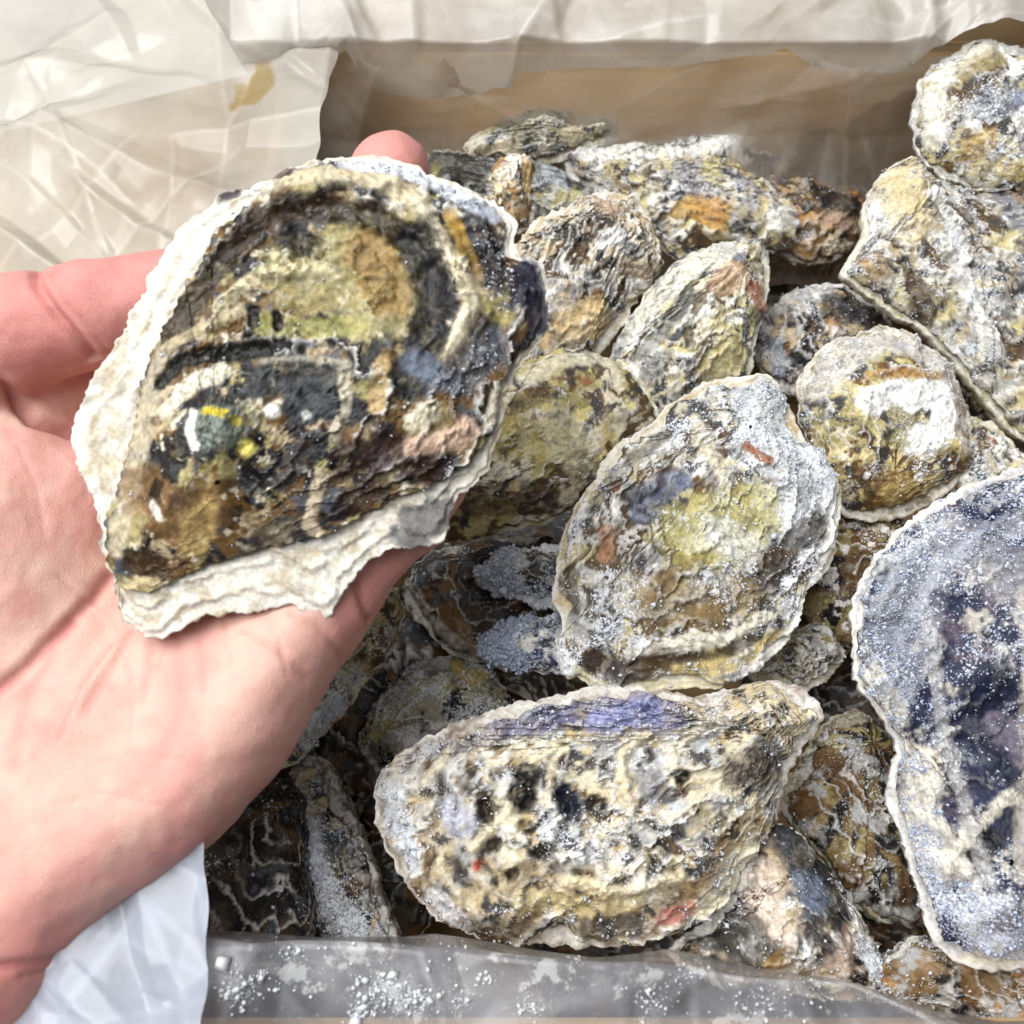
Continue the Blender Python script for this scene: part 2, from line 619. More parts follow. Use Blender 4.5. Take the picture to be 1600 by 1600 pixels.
def oyster(label, pts, umbo, z=None, n=(0, -0.25, 1), depth=None, H=6, D=14, rings=9, amp=1.0, rib=0.3, ribn=11, layers=(), base=CREAM, strokes=(),
           frost=25, frost_col=(0.80, 0.83, 0.88), rime=0.35, wet=0.25, lower=CREAM, lower2=BROWN, upper=None, inset=(0.2, 4.2), rag=0.9, res=(230, 84),
           seed=1, frost_size=0.2, edge_frost=3.0, rim_frill=1.0, relief=(), pits=None, group='oysters in the box', umbo_in=0.16):
    N, M = res
    pts = np.array(pts, float)
    c = pts.mean(0)
    n = unit(n)
    O = CAM + ray(*c) * depth if depth else at_z(c[0], c[1], z)
    ex = unit(RGT - n * (RGT @ n)); ey = np.cross(n, ex)

    def loc(px):
        px = np.atleast_2d(np.array(px, float))
        return np.array([[(hit(u, v, O, n) - O) @ ex, (hit(u, v, O, n) - O) @ ey] for u, v in px]) * 1000   # mm

    pxmm = np.linalg.norm(loc([(c[0] + 10, c[1])])[0] - loc([c])[0]) / 10
    sd = seed * 17.31
    B = spline(loc(pts), N)
    if np.sum(B[:, 0] * np.roll(B[:, 1], -1) - np.roll(B[:, 0], -1) * B[:, 1]) < 0:
        B = B[::-1]
    tang = np.roll(B, -1, 0) - np.roll(B, 1, 0)
    nor = np.stack([tang[:, 1], -tang[:, 0]], 1)
    nor /= np.linalg.norm(nor, axis=1)[:, None]
    z0 = np.full(N, sd)
    B = B + nor * ((fbm(B[:, 0] * 0.11, B[:, 1] * 0.11, z0, 3) - 0.5) * rag * 2.6 + (fbm(B[:, 0] * 0.5, B[:, 1] * 0.5, z0, 4, 0.7) - 0.5) * rag * 2.0)[:, None]
    if upper is None:
        ins = inset[0] + (inset[1] - inset[0]) * np.clip(fbm(B[:, 0] * 0.075, B[:, 1] * 0.075, z0 + 3, 4) * 1.9 - 0.5, 0, 1) ** 1.6
        Bu = B - nor * ins[:, None]
    else:
        Bu = spline(loc(upper), N)
        if np.sum(Bu[:, 0] * np.roll(Bu[:, 1], -1) - np.roll(Bu[:, 0], -1) * Bu[:, 1]) < 0:
            Bu = Bu[::-1]
        k = np.argmin(np.linalg.norm(Bu - B[0], axis=1))
        Bu = np.roll(Bu, -k, 0)
        tg = np.roll(Bu, -1, 0) - np.roll(Bu, 1, 0)
        nu = np.stack([tg[:, 1], -tg[:, 0]], 1); nu /= np.linalg.norm(nu, axis=1)[:, None]
        Bu = Bu + nu * ((fbm(Bu[:, 0] * 0.4, Bu[:, 1] * 0.4, z0 + 9, 4, 0.7) - 0.5) * rag * 2.2)[:, None]
    cen = Bu.mean(0)
    um = loc([umbo])[0]
    U = um + (cen - um) * umbo_in * 2
    size = math.sqrt(abs(np.sum(B[:, 0] * np.roll(B[:, 1], -1) - np.roll(B[:, 0], -1) * B[:, 1])) / 2)

    s = np.linspace(0.012, 1, M)
    P2 = (U[None, None] + s[:, None, None] * (Bu - U)[None])
    S = np.broadcast_to(s[:, None], (M, N)).ravel()
    p = P2.reshape(-1, 2)
    # lamellae also make the outline of every layer ragged: warp the plane a little inside the rim
    x, y = p[:, 0], p[:, 1]
    zz = np.full(len(x), sd)
    wx = fbm(x * 0.16, y * 0.16, zz + 21, 3) - 0.5; wy = fbm(x * 0.16, y * 0.16, zz + 31, 3) - 0.5
    d = np.full(len(x), 1e9)
    Bs = Bu[::max(1, N // 130)]
    for k in range(0, len(x), 20000):
        d[k:k + 20000] = np.sqrt(((p[k:k + 20000, None, :] - Bs[None]) ** 2).sum(2).min(1))
    ang = np.arctan2(y - U[1], x - U[0])
    ca, sa = np.cos(ang), np.sin(ang)
    w = size * 0.34
    e = np.clip(d / w, 0, 1)
    h = H * np.power(1 - (1 - e) ** 2, 0.8)
    lowf = fbm(x * 0.045, y * 0.045, zz + 2, 3) - 0.5
    h += lowf * H * 0.55 * sstep(0, 0.5, e)
    q = S * rings + (fbm(x * 0.07, y * 0.07, zz + 5, 3) - 0.5) * 2.2 + (fbm(x * 0.3, y * 0.3, zz + 6, 3) - 0.5) * 0.7
    qi = np.floor(q); f = q - qi
    la = 0.1 + 1.6 * np.clip(fbm(ca * 1.6 + qi * 3.1, sa * 1.6, zz + qi * 1.9, 2), 0, 1)
    la = la * np.clip(np.tile(np.linalg.norm(Bu - U, axis=1), M) / (0.6 * size), 0.05, 1) ** 2
    h += amp * 1.3 * la * (f ** 3 * 1.15 - 0.4) * sstep(0.02, 0.2, S)
    q2 = q * 3.3 + (fbm(x * 0.5, y * 0.5, zz + 15, 3) - 0.5) * 1.4
    f2 = q2 - np.floor(q2)
    h += amp * 0.4 * np.clip(np.tile(np.linalg.norm(Bu - U, axis=1), M) / (0.6 * size), 0.05, 1) ** 2 * (f2 ** 2 - 0.4) * sstep(0.45, 0.65, fbm(x * 0.06, y * 0.06, zz + 17, 3)) * sstep(0.02, 0.2, S)
    ribs = np.sin(ang * ribn + (fbm(x * 0.05, y * 0.05, zz + 8, 2) - 0.5) * 7)
    h += rib * ribs * sstep(0.15, 0.7, S) * sstep(0, 0.15, e)
    h += (fbm(x * 0.3, y * 0.3, zz + 11, 4, 0.55) - 0.5) * 0.75 * sstep(-0.1, 0.1, e) + (fbm(x * 1.3, y * 1.3, zz + 12, 3, 0.6) - 0.5) * 0.26

    for line, r, dz in relief:
        h += dz * (1 - sstep(0.0, 1.0, (poly_dist(p, loc(line)) + (fbm(x * 0.12, y * 0.12, zz + 19, 3) - 0.5) * r * pxmm * 0.5) / (r * pxmm)))
    # ---- colour
    col = np.tile(np.array(base, float), (len(x), 1))
    lam = fbm(qi * 5.7, zz, zz, 1)
    col *= (0.72 + 0.55 * lam)[:, None]
    extra_l = [((0.10, 0.062, 0.03), 5, 0.66, 0.05, 'ring'), ((0.055, 0.052, 0.05), 7, 0.66, 0.05, 'iso')] if sum(base) > 0.8 else []
    for k, L in enumerate(list(layers) + extra_l):
        lc, fr, thr, soft, mode = L[:5]
        if mode == 'iso':
            nz = fbm(x * fr * 0.036, y * fr * 0.036, zz + 40 + k * 3, 6, 0.6)
        elif mode == 'ring':
            nz = fbm(q * fr * 0.35, ca * fr * 0.55, sa * fr * 0.55 + zz + k * 4, 4, 0.6)
        else:
            nz = fbm(q * fr * 0.08, ca * fr * 1.2, sa * fr * 1.2 + zz + k * 5, 4, 0.6)
        m = sstep(thr - soft, thr + soft, nz)
        col = col * (1 - m[:, None]) + np.array(lc) * m[:, None]
    if pits:
        pn, pr, ps = pits
        pa = ang * pn + (fbm(x * 0.06, y * 0.06, zz + 8, 2) - 0.5) * 5
        pq = S * pr + (fbm(x * 0.08, y * 0.08, zz + 33, 3) - 0.5) * 1.6
        cell = np.maximum(np.cos(pa), 0) * np.maximum(np.cos(pq * 2 * math.pi), 0) + (fbm(x * 0.5, y * 0.5, zz + 34, 3) - 0.5) * 0.35
        pm = sstep(0.35, 0.7, cell) * sstep(0.30, 0.46, fbm(x * 0.07, y * 0.07, zz + 35, 2)) * sstep(0.12, 0.3, S) * sstep(0.05, 0.25, e)
        h += (-1.4 * pm + 0.9 * np.maximum(-np.cos(pa), 0) ** 2 * sstep(0.1, 0.4, S) + 0.7 * np.maximum(-np.cos(pq * 2 * math.pi), 0) ** 3) * ps
        col = col * (1 - 0.9 * pm[:, None]) + np.array((0.045, 0.035, 0.028)) * 0.9 * pm[:, None]
        rdg = sstep(0.6, 1.0, -np.cos(pq * 2 * math.pi)) * 0.5 * sstep(0.1, 0.3, S)
        col = col * (1 - rdg[:, None]) + np.array((0.74, 0.69, 0.55)) * rdg[:, None]
    # lamella edges: pale chalky lip, darker groove behind it
    lip = sstep(0.72, 0.95, f) * np.clip(la * 1.4 - 0.6, 0, 1) * sstep(0.08, 0.25, S)
    col = col * (1 - 0.75 * lip[:, None]) + np.array(WHITE) * 0.9 * 0.75 * lip[:, None]
    pert = (fbm(x * 0.35, y * 0.35, zz + 70, 4, 0.65) - 0.5)
    pert2 = (fbm(x * 1.0, y * 1.0, zz + 75, 3, 0.65) - 0.5)
    wetv = np.full(len(x), wet)
    rimev = np.full(len(x), rime) * np.clip(fbm(x * 0.12, y * 0.12, zz + 80, 4, 0.6) * 2.2 - 0.35, 0, 1.6)
    for st in strokes:
        line, r, sc, stg = st[:4]
        if sc is not None and sum(sc) < 0.33:
            sc = tuple(c_ * 0.5 for c_ in sc)
        dz = st[4] if len(st) > 4 else 0
        line = loc(line)
        r = r * pxmm
        dd = poly_dist(p, line) + pert * (r * 0.5 + 0.55) + pert2 * (r * 0.3 + 0.25)
        m = (1 - sstep(r * 0.7, r * 1.12, dd)) * stg * np.clip(1.0 + pert2 * 1.0, 0.5, 1)
        var = (0.75 + 0.5 * np.clip(pert2 * 1.5 + 0.5, 0, 1))
        if sc is not None:
            col = col * (1 - m[:, None]) + np.array(sc) * var[:, None] * m[:, None]
            if sum(sc) < 0.5:
                rimev *= 1 - 0.75 * m
                wetv = np.maximum(wetv, 0.75 * m)
        else:
            rimev = rimev + m * 0.8
        if dz:
            h += dz * (1 - sstep(r * 0.2, r * 1.1, dd))
    # skirt: the lip's thickness
    V = np.stack([x, y, h], 1).reshape(M, N, 3)
    sk1 = V[-1].copy(); sk1[:, :2] += nor * 0.15; sk1[:, 2] -= 0.45
    sk2 = V[-1].copy(); sk2[:, :2] -= nor * 0.6; sk2[:, 2] -= 1.0
    cc = col.reshape(M, N, 3)
    V = np.concatenate([V, sk1[None], sk2[None]], 0)
    C = np.concatenate([cc, cc[-1:], cc[-1:] * 0.7], 0)
    wt = np.concatenate([wetv.reshape(M, N), np.zeros((2, N))], 0)
    rm = np.concatenate([rimev.reshape(M, N), np.full((2, N), rime * 0.5)], 0)
    root = empty('oyster', frame_matrix(O, ex, ey, n), label, 'oyster', group)
    mesh_object('upper_valve', V.reshape(-1, 3) / 1000, grid_faces(M + 2, N, True), M_SHELL, root, np.clip(C.reshape(-1, 3), 0.005, 0.9), True,
                {'wet': wt.ravel(), 'rime': rm.ravel()})

    # ---- lower valve: frilled flange round the upper one, then a layered cup
    K = 30 if upper is not None else 10
    Bi = Bu - nor * 2.2
    lo = []; loS = []
    fa = np.arctan2(B[:, 1] - cen[1], B[:, 0] - cen[0])
    frl = (fbm(np.cos(fa) * 5, np.sin(fa) * 5, z0 + 50, 4, 0.65) - 0.5)
    frl2 = (fbm(np.cos(fa) * 22, np.sin(fa) * 22, z0 + 55, 3, 0.65) - 0.5)
    gap = np.linalg.norm(B - Bi, axis=1)
    for k in range(K):
        t = k / (K - 1)
        b2 = Bi + (B - Bi) * t
        steps = (t * 2.6 + frl * 0.9 + (fbm(b2[:, 0] * 0.1, b2[:, 1] * 0.1, z0 + 58, 3) - 0.5) * 0.9) % 1.0
        zk = -1.5 - 0.12 * gap * t ** 1.5 + frl * 2.6 * rim_frill * t + (fbm(np.cos(fa) * 20 + t * 2.5, np.sin(fa) * 20, z0 + 55 + t * gap * 0.15, 3) - 0.5) * 0.5 * t * rim_frill + np.minimum(gap, 7) * 0.17 * (steps ** 3 * (1 - sstep(0.9, 1.0, steps)) - 0.2) \
            + (fbm(b2[:, 0] * 0.22, b2[:, 1] * 0.22, z0 + 57, 3) - 0.5) * 0.7
        lo.append(np.stack([b2[:, 0], b2[:, 1], zk], 1)); loS.append(t)
    last = lo[-1]
    ctr = B.mean(0)
    NB = 22
    for k in range(1, NB + 1):
        t = k / NB
        g = math.cos(t * math.pi / 2 * 0.985)
        saw = ((t * 7 + frl * 1.5) % 1.0)
        jag = (fbm(B[:, 0] * 0.4, B[:, 1] * 0.4, z0 + 60 + k * 0.35, 3) - 0.5)
        gg = g + (saw * 0.035 - 0.015 + jag * 0.035) * (g > 0.1) * min(1, t * 6)
        b2 = ctr + (B - ctr) * gg[:, None]
        zk = last[:, 2] - 0.5 - D * math.sin(t * math.pi / 2) ** 1.0
        lo.append(np.stack([b2[:, 0], b2[:, 1], zk], 1)); loS.append(1 + t)
    L3 = np.array(lo); nl = len(lo)
    lx, ly, lz = L3[..., 0].ravel(), L3[..., 1].ravel(), L3[..., 2].ravel()
    lc = np.tile(np.array(lower, float), (len(lx), 1))
    m = sstep(0.52, 0.68, fbm(lx * 0.18, ly * 0.18, lz * 0.5 + sd, 5, 0.62))[:, None] * 0.75
    lc = lc * (1 - m) + np.array(lower2) * m
    tt = np.repeat(np.clip(np.array(loS), 0, 2), N); fr_ = np.tile(fa, nl)
    m = sstep(0.5, 0.68, fbm(tt * 4.2, np.cos(fr_) * 2.2, np.sin(fr_) * 2.2 + sd, 4, 0.6))[:, None] * 0.8
    lc = lc * (1 - m) + np.array(lower2) * m
    m = sstep(0.4, 0.6, fbm(lx * 0.35, ly * 0.35, lz * 0.9 + sd + 9, 4, 0.62))[:, None] * 0.5
    lc = lc * (1 - m) + np.array(WHITE) * m
    for st in strokes:
        if len(st) > 5:                       # strokes flagged to run over the flange as well
            r = st[1] * pxmm
            pl = np.stack([lx, ly], 1)
            dd = poly_dist(pl, loc(st[0])) + (fbm(lx * 0.4, ly * 0.4, lz * 0 + sd + 70, 4, 0.65) - 0.5) * r * 1.3
            m = ((1 - sstep(r * 0.55, r * 1.15, dd)) * st[3])[:, None]
            lc = lc * (1 - m) + np.array(st[2]) * m
    mesh_object('lower_valve', L3.reshape(-1, 3) / 1000, grid_faces(nl, N, True)[:, ::1], M_SHELL, root, np.clip(lc, 0.005, 0.9), True,
                {'wet': np.full(len(lx), 0.1), 'rime': np.full(len(lx), rime * 0.8)})

    # ---- frost crystals clinging to both valves
    if frost > 0:
        add_frost(root, V[:M], L3[:K + 6], e.reshape(M, N), frost, edge_frost, frost_col, frost_size, sd, size, strokes, loc, pxmm)
    return root


OCT = np.array([(1, 0, 0), (-1, 0, 0), (0, 1, 0), (0, -1, 0), (0, 0, 1), (0, 0, -1)], float)
OCF = np.array([(0, 2, 4), (2, 1, 4), (1, 3, 4), (3, 0, 4), (2, 0, 5), (1, 2, 5), (3, 1, 5), (0, 3, 5)])


def grains(pos, rad, rng):
    n = len(pos)
    qn = rng.normal(size=(n, 4)); qn /= np.linalg.norm(qn, axis=1)[:, None]
    a, b, c, d = qn.T
    R = np.stack([np.stack([1 - 2 * (c*c + d*d), 2 * (b*c - a*d), 2 * (b*d + a*c)], 1),
                  np.stack([2 * (b*c + a*d), 1 - 2 * (b*b + d*d), 2 * (c*d - a*b)], 1),
                  np.stack([2 * (b*d - a*c), 2 * (c*d + a*b), 1 - 2 * (b*b + c*c)], 1)], 1)
    sc = rad[:, None] * rng.uniform(0.4, 1.5, (n, 3))
    v = OCT[None] * sc[:, None, :]
    v = np.einsum('nij,nkj->nki', R, v) + pos[:, None, :]
    f = OCF[None] + (np.arange(n) * 6)[:, None, None]
    return v.reshape(-1, 3), f.reshape(-1, 3)


def add_frost(root, VU, VL, e, dens, edge, colr, rad, sd, size, strokes, loc, pxmm):
    rng = np.random.default_rng(int(sd * 10) + 5)
    allp = []
    for idx, G in enumerate((VU, VL)):
        du = np.roll(G, -1, 1) - G
        dv = np.zeros_like(G); dv[:-1] = G[1:] - G[:-1]
        cr = np.cross(du, dv)
        ar = np.linalg.norm(cr, axis=2)
        nr = cr / np.maximum(ar, 1e-9)[..., None]
        if idx == 0:
            nr = np.where(nr[..., 2:3] < 0, -nr, nr)
        x, y = G[..., 0].ravel(), G[..., 1].ravel()
        nz = fbm(x * 0.13, y * 0.13, np.full(len(x), sd + 90), 4, 0.65)
        wgt = np.clip((nz - 0.47) * 4.5, 0.02, 1.6) * np.clip((fbm(x * 0.6, y * 0.6, np.full(len(x), sd + 95), 3, 0.6) - 0.4) * 5, 0.05, 1.5)
        if idx == 0:
            wgt = wgt * (1 + edge * np.exp(-e.ravel() * 9))
            for st in strokes:
                if st[2] is None:
                    dd = poly_dist(np.stack([x, y], 1), loc(st[0]))
                    wgt = wgt + 5 * st[3] * (1 - sstep(st[1] * pxmm * 0.5, st[1] * pxmm * 1.2, dd))
                elif sum(st[2]) < 0.3:
                    dd = poly_dist(np.stack([x, y], 1), loc(st[0]))
                    wgt = wgt * (1 - 0.7 * st[3] * (1 - sstep(st[1] * pxmm * 0.5, st[1] * pxmm * 1.1, dd)))
        else:
            wgt = wgt * (0.5 + edge * 0.5)
        wa = wgt * ar.ravel()
        tot = wa.sum()
        cnt = int(min(dens * tot / 100 * 2.0, 14000))
        if cnt < 5:
            continue
        pick = rng.choice(len(wa), cnt, p=wa / tot)
        jit = rng.random((cnt, 2))
        p = G.reshape(-1, 3)[pick] + du.reshape(-1, 3)[pick] * jit[:, :1] + dv.reshape(-1, 3)[pick] * jit[:, 1:]
        r = rad * np.exp(rng.normal(0, 0.5, cnt))
        # little stacks: some grains sit on others
        p = p + nr.reshape(-1, 3)[pick] * (r * rng.uniform(0.1, 1.0, cnt) + (rng.random(cnt) < 0.18) * r * 1.5)[:, None]
        allp.append((p, r))
    if not allp:
        return
    p = np.vstack([a for a, b in allp]); r = np.concatenate([b for a, b in allp])
    v, f = grains(p, r, rng)
    tintv = rng.uniform(0.82, 1.05, (len(p), 1))
    c = np.repeat(np.clip(np.array(colr) * tintv, 0, 0.95), 6, 0)
    o = mesh_object('frost', v / 1000, f, M_FROST, root, c, False)
    o['kind'] = 'stuff'


GREYISH = [(GREY, 3, 0.52, 0.08, 'iso'), (SLATE, 5, 0.63, 0.05, 'iso'), (TAN, 4, 0.60, 0.06, 'ring'), (WHITE, 7, 0.60, 0.05, 'iso')]
OLIVEY = [(YEL, 3, 0.5, 0.1, 'iso'), (OLIVE, 4, 0.52, 0.07, 'iso'), (BROWN, 5, 0.61, 0.05, 'iso'), (CREAM, 7, 0.6, 0.05, 'iso'), (SLATE, 6, 0.68, 0.04, 'iso')]
CHALKY = [(WHITE, 3, 0.5, 0.1, 'iso'), (GREY, 4, 0.57, 0.06, 'ring'), (TAN, 5, 0.62, 0.05, 'iso'), (SLATE, 8, 0.66, 0.04, 'iso'), (YEL, 3, 0.6, 0.08, 'iso')]
DARKISH = [(SLATE, 3, 0.5, 0.1, 'iso'), (BROWN, 4, 0.55, 0.07, 'iso'), (DARK, 5, 0.57, 0.06, 'iso'), (GREY, 7, 0.64, 0.05, 'iso'), (TAN, 6, 0.66, 0.05, 'iso')]

# --- the oyster in the hand
oyster('large dark brown oyster with cream rim held in the hand',
       [(234, 999), (181, 957), (173, 915), (155, 862), (137, 784), (118, 715), (105, 668), (129, 621), (137, 579), (176, 526), (202, 474), (228, 427), (260, 390),
        (281, 348), (312, 322), (360, 293), (417, 270), (459, 250), (533, 238), (606, 243), (669, 264), (727, 290), (774, 311), (802, 343), (800, 392), (848, 405),
        (856, 470), (852, 525), (810, 575), (790, 620), (790, 663), (758, 736), (715, 780), (690, 838), (606, 862), (554, 899), (533, 925), (517, 962), (480, 967), (459, 946),
        (386, 957), (312, 962), (276, 988)],
       umbo=(220, 930), depth=0.226, n=-FWD + 0.04 * UPV + 0.06 * RGT, H=6.5, D=15, rings=6, amp=1.2, rib=0.25, res=(400, 165), seed=2, umbo_in=0.24, relief=[([(330, 700)], 150, 5.0), ([(300, 740), (420, 680)], 110, 2.0), ([(520, 450)], 150, -3.0), ([(655, 330), (722, 440), (700, 560)], 40, 1.6), ([(345, 380), (470, 290), (600, 290)], 40, 1.5)],
       upper=[(230, 925), (182, 905), (166, 836), (181, 768), (207, 684), (223, 600), (244, 537), (276, 474), (312, 411), (340, 365), (386, 325), (428, 295), (480, 266), (533, 250),
              (606, 255), (665, 275), (722, 300), (765, 322), (787, 350), (787, 395), (832, 415), (842, 470), (836, 520), (795, 570), (774, 630), (770, 670), (732, 720), (684, 752),
              (620, 776), (565, 806), (500, 838), (430, 852), (380, 868), (300, 892)],
       base=(0.15, 0.085, 0.028),
       layers=[(TAN, 5, 0.64, 0.07, 'iso'), (OLIVE, 4, 0.60, 0.06, 'iso'), (SLATE, 6, 0.62, 0.06, 'iso'), (DARK, 6, 0.57, 0.06, 'iso'), (CREAM, 11, 0.74, 0.04, 'iso')],
       strokes=[
           ([(480, 440), (560, 420), (600, 460)], 75, OLIVE, 0.75),
           ([(580, 400), (610, 470)], 42, (0.24, 0.13, 0.03), 0.7),
           ([(185, 850), (215, 740), (240, 620), (275, 520), (330, 430)], 20, (0.50, 0.44, 0.32), 0.8),
           ([(270, 530), (300, 480), (345, 420), (400, 355), (450, 330), (520, 335), (590, 345), (640, 385)], 26, (0.05, 0.03, 0.015), 0.95, -0.8),
           ([(455, 372), (475, 385)], 28, DARK, 0.95),
           ([(410, 290), (470, 275), (530, 280), (600, 290), (650, 320)], 20, (0.62, 0.54, 0.37), 0.9, 0.7),
           ([(655, 330), (690, 395), (722, 440), (735, 485), (715, 535), (690, 565)], 16, (0.70, 0.63, 0.45), 1.0, 0.9),
           ([(705, 345), (725, 390), (745, 425)], 13, (0.42, 0.26, 0.06), 0.85),
           ([(655, 385), (680, 460), (672, 540), (640, 600)], 36, (0.022, 0.023, 0.028), 0.95, -0.6),
           ([(740, 335), (765, 410), (780, 450)], 24, (0.03, 0.033, 0.045), 0.9),
           ([(822, 430), (820, 460)], 30, (0.028, 0.026, 0.06), 0.95),
           ([(350, 485), (400, 445), (450, 425), (520, 435)], 13, (0.62, 0.56, 0.36), 0.85, 0.6),
           ([(420, 515), (500, 520), (560, 515)], 20, (0.33, 0.32, 0.10), 0.7),
           ([(405, 492), (402, 512)], 9, DARK, 1.0, -0.7), ([(440, 500), (440, 520)], 9, DARK, 1.0, -0.7),
           ([(262, 545), (320, 520), (380, 495)], 10, (0.55, 0.47, 0.29), 0.7, 0.5),
           ([(255, 600), (285, 570), (345, 556), (425, 555)], 15, (0.03, 0.033, 0.03), 1.0, -1.2),
           ([(420, 575), (500, 570), (545, 580)], 10, (0.40, 0.38, 0.30), 0.7, 0.9),
           ([(425, 605), (520, 605), (535, 640), (470, 640)], 32, (0.065, 0.075, 0.085), 0.95, 0.5),
           ([(265, 650), (305, 605), (360, 588)], 15, (0.66, 0.62, 0.50), 0.95, 0.5),
           ([(545, 590), (545, 640), (525, 690)], 10, (0.60, 0.55, 0.42), 0.8, 0.5),
           ([(350, 676)], 58, (0.06, 0.065, 0.07), 0.85, 0.6),
           ([(352, 675)], 43, (0.20, 0.235, 0.20), 0.95, 1.1),
           ([(318, 655), (316, 685), (325, 705)], 10, WHITE, 0.95), ([(340, 650), (365, 655)], 9, (0.58, 0.46, 0.03), 0.9),
           ([(400, 708)], 15, (0.75, 0.66, 0.16), 1.0), ([(385, 668)], 10, (0.5, 0.42, 0.05), 0.8),
           ([(436, 650)], 13, WHITE, 1.0, 0.3), ([(484, 655)], 8, (0.5, 0.5, 0.48), 0.9),
           ([(298, 690), (305, 715)], 13, DARK, 0.9),
           ([(230, 770), (290, 810), (330, 790)], 45, (0.24, 0.145, 0.06), 0.7),
           ([(330, 800), (310, 850)], 26, (0.46, 0.33, 0.13), 0.8),
           ([(262, 760), (255, 775)], 12, DARK, 0.9, -0.8), ([(250, 790), (262, 812)], 7, (0.68, 0.65, 0.6), 0.9),
           ([(215, 880), (250, 890)], 22, (0.10, 0.055, 0.025), 0.9, -1.0), ([(200, 915), (240, 915)], 14, (0.62, 0.52, 0.27), 0.8),
           ([(440, 750), (480, 715), (500, 700)], 24, (0.05, 0.055, 0.07), 0.85),
           ([(470, 820), (420, 840), (390, 860)], 22, (0.10, 0.09, 0.085), 0.75),
           ([(545, 725), (620, 705), (670, 735)], 32, MAROON, 0.95, -0.6), ([(550, 785), (590, 760)], 26, (0.075, 0.035, 0.025), 0.9),
           ([(505, 745), (485, 820), (500, 835)], 11, (0.60, 0.50, 0.36), 0.85, 0.6),
           ([(600, 575), (590, 640)], 15, (0.50, 0.36, 0.17), 0.8), ([(650, 665), (670, 650)], 18, CREAM, 0.9, 0.7),
           ([(650, 700), (710, 690), (730, 670)], 19, (0.62, 0.44, 0.33), 0.85, 0.5),
           ([(645, 570), (700, 605)], 22, (0.12, 0.15, 0.21), 0.8), ([(720, 590), (750, 560), (770, 540)], 34, (0.13, 0.14, 0.16), 0.8),
           ([(765, 660), (780, 610)], 12, (0.68, 0.62, 0.5), 0.9, 0.6), ([(770, 490), (790, 500)], 15, (0.33, 0.28, 0.09), 0.7),
           ([(540, 255), (640, 265), (710, 300), (770, 335)], 19, (0.50, 0.55, 0.64), 0.7),
           ([(350, 297), (365, 290)], 14, (0.05, 0.03, 0.06), 0.9, 0, 1), ([(425, 268), (450, 262)], 12, (0.09, 0.05, 0.04), 0.9, 0, 1),
           ([(550, 255), (650, 268), (740, 315)], 20, None, 0.7), ([(720, 600), (760, 560)], 35, None, 0.35), ([(760, 390), (800, 480)], 35, None, 0.35),
           ([(690, 800), (640, 830)], 35, (0.12, 0.12, 0.125), 0.9, 0, 1),
           ([(830, 420), (845, 500)], 30, (0.05, 0.05, 0.09), 0.9, 0, 1),
       ],
       frost=7, rime=0.16, wet=0.7, lower=(0.75, 0.71, 0.61), lower2=(0.48, 0.41, 0.29), frost_size=0.16, edge_frost=3, group='oysters', rag=1.1, rim_frill=0.8)

